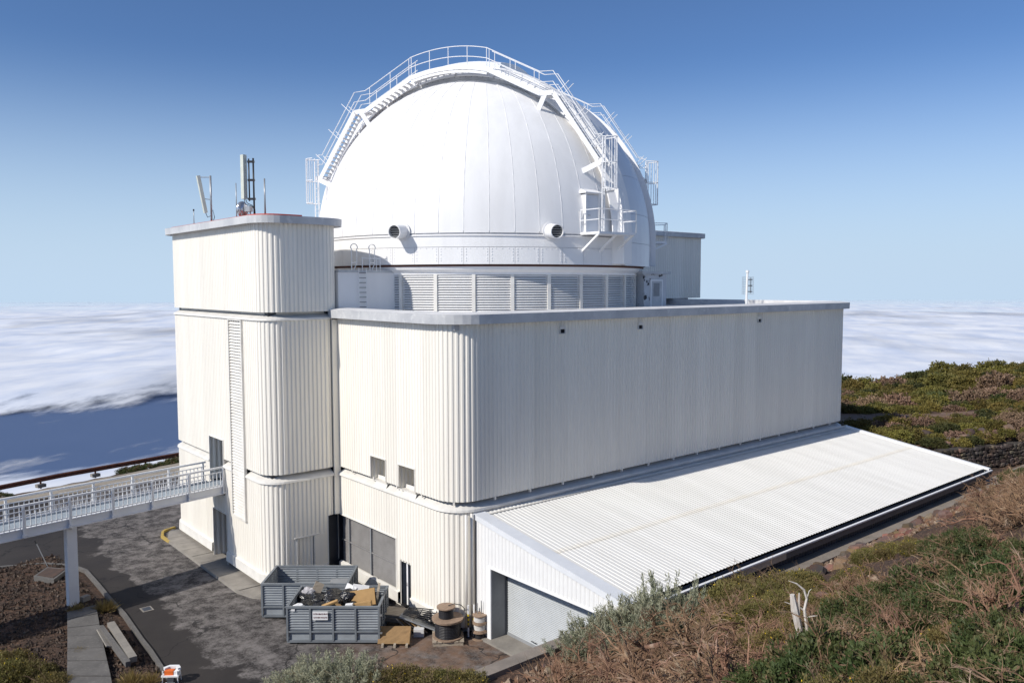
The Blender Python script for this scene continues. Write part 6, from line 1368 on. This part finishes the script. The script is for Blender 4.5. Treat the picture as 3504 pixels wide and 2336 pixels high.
# dirt track on the far hillside
M['dirt'] = mat('dirt_track', (0.20, 0.125, 0.085), (0.15, 0.095, 0.065), 0.5, rough=.95, c3=(0.27, 0.18, 0.13), scale3=2, ramp3=(.5, .7), bump=.04, bscale=4)
tk = MB(); C0 = [(43, 7.0), (49, 3.6), (52, 0.9), (57, 0.3), (63, -1.2), (70, -5.5)]
for i in range(51):
    f = i/50*5; a = min(int(f), 4); t = f-a; x = C0[a][0]*(1-t)+C0[a+1][0]*t; y = C0[a][1]*(1-t)+C0[a+1][1]*t; w = 2.6+.5*math.sin(i*.7)-1.2*i/50
    for q in np.linspace(-1, 1, 7): tk.v.append((x+q*w*.3, y+q*w, gz(x+q*w*.3, y+q*w)+.07))
tk.f = [(i*7+k, (i+1)*7+k, (i+1)*7+k+1, i*7+k+1) for i in range(50) for k in range(6)]
single('dirt_track', tk, 'dirt', (0,0,0), kind='structure', smooth=True)
# feathery clump before the roller shutter
for x, y, s, h in ((-2.2,-10.7,.85,.8),(-1.5,-11.0,1.05,1.0),(-.7,-11.1,1.15,1.05),(.1,-11.4,1.25,1.15),(.9,-11.7,1.3,1.15),(1.7,-12.1,1.3,1.35),(2.5,-12.3,1.1,1.3),(.2,-12.4,1.1,.95),(-.9,-11.9,1.0,.9),(1.5,-12.8,1.1,1.05)): put('f', x, y, s, hs=h)
# bank in front of the skips
for x, y, s in ((-11.6,-6.5,1.0),(-10.8,-6.2,1.05),(-10.2,-7.2,1.1),(-9.6,-6.8,1.0),(-11.0,-7.6,.9)):
    put('f', x, y, s, 'feathery grey-green shrub on the bank in front of the full skip', 'feathery shrubs on the bank before the skips', hs=.85)
for x, y, s in ((-9.2,-8.0,.95),(-8.5,-8.1,.9),(-7.9,-8.8,.95),(-7.2,-9.2,.85),(-6.7,-9.9,.8),(-8.2,-9.6,.9),(-7.4,-10.2,.85),(-9.4,-9.2,.9),(-9.9,-8.3,.85)):
    put('o', x, y, s, 'low green shrub full of yellow flowers on the bank before the yard', 'flowering shrubs on the bank before the yard', hs=.95)
for x, y, s in ((-18.2,9.6,1.2),(-17.2,9.2,1.1),(-18.6,11.3,1.2),(-17.4,11.0,.9),(-16.8,7.4,.9),(-19.5,12.4,1.1)):
    put('o', x, y, s, 'olive shrub with yellow flowers at the left of the concrete footpath', 'shrubs left of the footpath', hs=1.05)
# bleached dead trunk
bt = thing('bleached_stump', 'bleached white dead trunk with a forked bare branch on the slope', 'dead tree', (-3.81, -21.07, 8.2))
B0 = Vector((-3.81, -21.07, 8.1))
sr = RV
part('trunk', MB().tube([B0, B0-sr*.10+Vector((0,0,.5)), B0-sr*.22+Vector((0,0,1.0)), B0-sr*.30+Vector((0,0,1.42))], [.11, .10, .11, .07], 7), 'bleached', bt)
part('splinter', MB().tube([B0-sr*.12+Vector((0,0,.7)), B0-sr*.12+Vector((.02,0,1.46))], [.06, .02], 5), 'bleached', bt)
part('branch', MB().tube([B0+sr*.16, B0+sr*.12+Vector((0,0,.5)), B0+sr*.04+Vector((0,0,1.0)), B0+sr*.10+Vector((0,0,1.3)), B0+sr*.02+Vector((0,0,1.55)), B0-sr*.18+Vector((0,0,1.72)), B0-sr*.40+Vector((0,0,1.80))], [.05, .045, .04, .035, .03, .02, .01], 6), 'bleached', bt)
part('branch', MB().tube([B0+sr*.06+Vector((0,0,.95)), B0-sr*.06+Vector((0,0,1.05)), B0-sr*.5+Vector((0,0,1.22))], [.03, .02, .008], 5), 'bleached', bt)
part('branch', MB().tube([B0+sr*.10+Vector((0,0,.78)), B0+sr*.25+Vector((0,0,.82)), B0+sr*.45+Vector((0,0,.84))], [.02, .018, .008], 5), 'bleached', bt)
part('twig', MB().tube([B0+sr*.10+Vector((0,0,1.3)), B0+sr*.16+Vector((0,0,1.52)), B0+sr*.22+Vector((0,0,1.58))], [.016, .012, .006], 4), 'bleached', bt)
# big dead trunk crossing the tangle
dt_ = thing('fallen_branch', 'thick pale dead branch sprawling downhill through the tangle of dead shrubs', 'branch', (-6.2, -20.4, 8))
def sl(x, y, h): return Vector((x, y, gz(x, y)+h))
part('trunk', MB().tube([sl(-7.4,-21.2,.25), sl(-6.6,-20.3,.45), sl(-5.8,-18.9,.62), sl(-5.0,-17.4,.75), sl(-4.6,-16.2,.70), sl(-4.9,-15.0,.55)], [.13, .12, .11, .10, .07, .04], 8), 'bark', dt_, smooth=True)
for a, b, c in (((-5.0,-17.4,.75),(-3.6,-16.4,1.0),(-2.4,-15.9,.6)), ((-4.6,-16.2,.7),(-5.9,-15.2,.95),(-7.0,-14.6,.5)), ((-5.8,-18.9,.62),(-4.2,-18.5,1.0),(-3.2,-18.9,.7)), ((-4.8,-15.6,.6),(-4.0,-14.4,.95),(-3.9,-13.4,1.7))):
    p, q, r_ = sl(*a), sl(*b), sl(*c); part('limb', MB().tube([p, (p+q)/2+Vector((0,0,.12)), q, (q+r_)/2+Vector((0,0,.08)), r_], [.06, .055, .045, .03, .012], 6), 'bark', dt_, smooth=True)

# stones: the rubble strip, the red rubble at the wall end and the soil bank
RK = [smesh('rock', 500+i, 'rockmix') for i in range(8)]
rn = random.Random(9)
def rock(x, y, s, lab, group, sink=.25):
    o = bpy.data.objects.new('rock', rn.choice(RK)); COL.objects.link(o); q = s*rn.uniform(.75, 1.3); o.scale = (q, s*rn.uniform(.7, 1.2), s*rn.uniform(.5, .8)); o.location = (x, y, gz(x, y)+s*(.5-sink)); o.rotation_euler = (rn.uniform(-.5,.5), rn.uniform(-.5,.5), rn.uniform(0, 6.28)); tag(o, lab, 'rock', group)
n = 0
while n < 205:
    x = 6+38*rn.uniform(0, 1)**1.7; y = -11.7-abs(rn.gauss(0, .85))*(1.25 if x < 30 else .9)
    if y < -14.2: continue
    rock(x, y, rn.choice((.18,.2,.24,.27,.3,.34,.42)), 'rusty lava stone in the rubble strip beside the concrete wall top', 'stones in the rubble strip'); n += 1
for k in range(55):
    x = rn.uniform(-6.6, 1.0); y = -10.55-rn.uniform(0, 2.4); rock(x, y, rn.choice((.08,.1,.12,.15,.2)), 'reddish stone in the rubble near the end of the concrete wall', 'reddish stones at the wall end')
for k in range(14):
    x = rn.uniform(-1, 4); y = rn.uniform(-19.5, -15.8); rock(x, y, rn.choice((.2,.26,.32)), 'brown boulder half hidden between the shrubs of the near slope', 'boulders among the shrubs')
for k in range(22):
    a = rn.uniform(0, 1); x = 41.5+a*9+rn.uniform(-.6,.6); y = -7.4-a*3.2+2.2+rn.uniform(-1.2, 1.4); rock(x, y, rn.choice((.25,.3,.4,.5)), 'dark lava block on the ground above the dry-stone wall', 'lava blocks above the dry-stone wall')
def pebbles(name, boxes, n, smin, smax, seed, matn, lab):
    r = np.random.default_rng(seed); tot = sum(b[4] for b in boxes); V = []; Fq = []
    base = np.array([(1,0,0),(-.5,.85,0),(-.5,-.85,0),(0,0,.9),(.1,.1,-.7)]); fc = [(0,1,3),(1,2,3),(2,0,3),(1,0,4),(2,1,4),(0,2,4)]
    for x0, x1, y0, y1, w in boxes:
        m = int(n*w/tot); X = r.uniform(x0, x1, m); Y = r.uniform(y0, y1, m); Z = terrain(X, Y); ok = Z > -.13
        for x, y, z in zip(X[ok], Y[ok], Z[ok]):
            s = smin*(smax/smin)**(r.uniform()**1.8); a = r.uniform(0, 6.28); c_, s_ = math.cos(a), math.sin(a); o = len(V); j = r.uniform(.6, 1.3, (5, 3))
            for p, q in zip(base, j): px, py, pz = p*q*s; V.append((x+px*c_-py*s_, y+px*s_+py*c_, z+pz+.25*s))
            Fq += [(a_+o, b_+o, c2+o) for a_, b_, c2 in fc]
    me = bpy.data.meshes.new(name); me.from_pydata(V, [], Fq); me.materials.append(M[matn]); o = bpy.data.objects.new(name, me); COL.objects.link(o); tag(o, lab, kind='stuff')
M['gravel'] = mat('mixed_gravel', (0.20, 0.108, 0.062), (0.11, 0.088, 0.076), 2, rough=.95, c3=(0.34, 0.26, 0.19), scale3=4, ramp3=(.5, .62))
pebbles('rubble', [(5, 32, -13.9, -11.6, 8), (32, 46, -13.2, -11.6, 2.5), (-6.8, 5, -13.6, -10.5, 3), (-6, 6, -22, -13.5, 2)], 16000, .05, .22, 1, 'gravel', 'loose brown lava rubble on the slope by the wall')
M['gravel2'] = mat('dark_scoria', (0.075, 0.05, 0.037), (0.045, 0.036, 0.032), 2, rough=.95, c3=(0.22, 0.17, 0.13), scale3=3, ramp3=(.56, .7))
pebbles('scoria', [(-22, -12.4, 6.0, 27.5, 1)], 14000, .03, .15, 2, 'gravel2', 'dark scoria covering the bank left of the road')
def litter(name, regions, n, L, W, seed, matn, lab, upk=.5):
    r = np.random.default_rng(seed); tot = sum(q[4] for q in regions); A = []
    for x0, x1, y0, y1, w in regions:
        m = int(n*w/tot); X = r.uniform(x0, x1, m); Y = r.uniform(y0, y1, m); dens = fbm(X*.5+3, Y*.5, 3); ok = dens > .46; X, Y = X[ok], Y[ok]; Z = terrain(X, Y)
        P = np.stack([X, Y, Z], 1); D = unit(r.normal(size=P.shape)*np.array([1, 1, .5])+np.array([0, 0, upk])); A.append(blades(P, D, L*r.uniform(.5, 1.5, len(P)), W, r))
    o = bpy.data.objects.new(name, quads_mesh(name, np.concatenate(A), matn)); COL.objects.link(o); tag(o, lab, kind='stuff')
litter('dry_grass', [(-9, 10, -26, -12.2, 5), (10, 30, -22, -12.5, 2)], 3500, .20, .008, 4, 'grassdry', 'thin dry grass and litter between the shrubs of the near slope', .9)
litter('twig_litter', [(-9, 6, -25, -12.6, 4), (6, 24, -24, -14, 1)], 9000, .30, .014, 6, 'leaf_dead', 'brown twig litter lying over the near slope', .12)
litter('ground_cover', [(41, 100, -8, 34, 1)], 7000, .26, .05, 5, 'leaf_hill', 'sparse low ground cover between the hillside shrubs', .5)
def tuft(x, y, s, lab, seed, n=240):
    r = np.random.default_rng(seed); P = np.stack([r.normal(size=n)*.10, r.normal(size=n)*.10, np.zeros(n)], 1); D = unit(P*3.2+np.array([0, 0, .55])+r.normal(size=(n, 3))*.15); me = quads_mesh('grass_tuft', blades(P, D, .55*r.uniform(.5, 1.1, n), .012, r), 'grassdry')
    o = bpy.data.objects.new('grass_tuft', me); COL.objects.link(o); o.location = (x, y, gz(x, y)); o.scale = (s, s, s); tag(o, lab, 'grass tuft')
tuft(-13.75, 16.0, 1.1, 'dry yellow grass tuft at the shaded end of the footpath', 1); tuft(-12.55, 15.3, 1.25, 'bushy yellow grass tuft between the footpath and the road kerb', 2, 500)
tuft(-13.9, 5.6, 1.2, 'yellow-green grass tuft right of the footpath at the bottom edge', 3); tuft(-14.9, 10.3, .8, 'small dry grass tuft on the left edge of the footpath', 4); tuft(-13.2, 5.0, 1.0, 'orange-brown grass tuft nearest the bottom edge', 5); tuft(-14.5, 8.9, .7, 'dry tuft lower on the left edge of the footpath', 6)
# bushes along the edge by the crash barrier
hb = [(-16.5, 46.2, 1.3), (-14.4, 47.3, 1.2), (-12.8, 48.0, .9), (-1.6, 51.0, 1.3), (-.4, 51.2, 1.2), (2.2, 52.2, 1.2), (3.6, 52.4, 1.5), (4.4, 54.0, 1.9)]
for x, y, s in hb:
    o = copy_thing(first[[k for k in first if k[0] == 'n'][0]], (x, y, gz(x, y)-.1), rr.uniform(0, 6), (s*1.2, s, s*.62), 'dark green bush at the edge of the drop under the crash barrier', 'bushes along the drop by the crash barrier')
# far lava ridge with a few trees
def dpt(u, v, d): return CAM+(rt*((u-1752)/2776)*d)+(fw*d)+(dn*((v-1168)/2776)*d)
rm = MB(); U = [(2990,1330),(3040,1306),(3080,1297),(3150,1291),(3200,1284),(3280,1271),(3400,1263),(3600,1258)]
for u, v in U:
    p = dpt(u, v, 262); rm.v += [tuple(dpt(u-20, v, 232)+Vector((0,0,-14))), tuple(p), tuple(dpt(u+10, v, 300)+Vector((0,0,-25)))]
rm.f = [(i*3+k, (i+1)*3+k, (i+1)*3+k+1, i*3+k+1) for i in range(len(U)-1) for k in range(2)]
single('far_ridge', rm, 'hillgrey', (0,0,0), kind='structure')
for i, (u, v, s) in enumerate(((3079,1294,.75),(3112,1292,.7),(3158,1284,1.35),(3191,1279,1.15),(3223,1276,.5))):
    p = dpt(u, v+3, 261); t = thing('ridge_tree', ['leftmost small dark tree on the far bare ridge','second small tree from the left on the far ridge','largest round dark tree on the far bare ridge','broad dark tree just right of the largest one on the far ridge','tiny dark tree furthest right on the far ridge'][i], 'tree', p-Vector((0,0,.4)), 'trees on the far ridge')
    part('trunk', MB().tube([p-Vector((0,0,.5)), p+Vector((0,0,s*.5))], [.12, .06], 5), 'stem', t)
    me = quads_mesh('crown', foliage(700+i, s, s*.9, 60, 10, .5*s, .14*s, .3*s), 'leaf_green'); o = bpy.data.objects.new('crown', me); COL.objects.link(o); o.parent = t; o.location = (0, 0, .3)

# ------------------------------------------------------------------ to metres
done = set()
for o in scene.objects:
    if o.type in ('CAMERA', 'LIGHT'): continue
    o.location = o.location*SC
    if o.type == 'MESH' and o.data.name not in done:
        done.add(o.data.name); o.data.transform(Matrix.Scale(SC, 4))
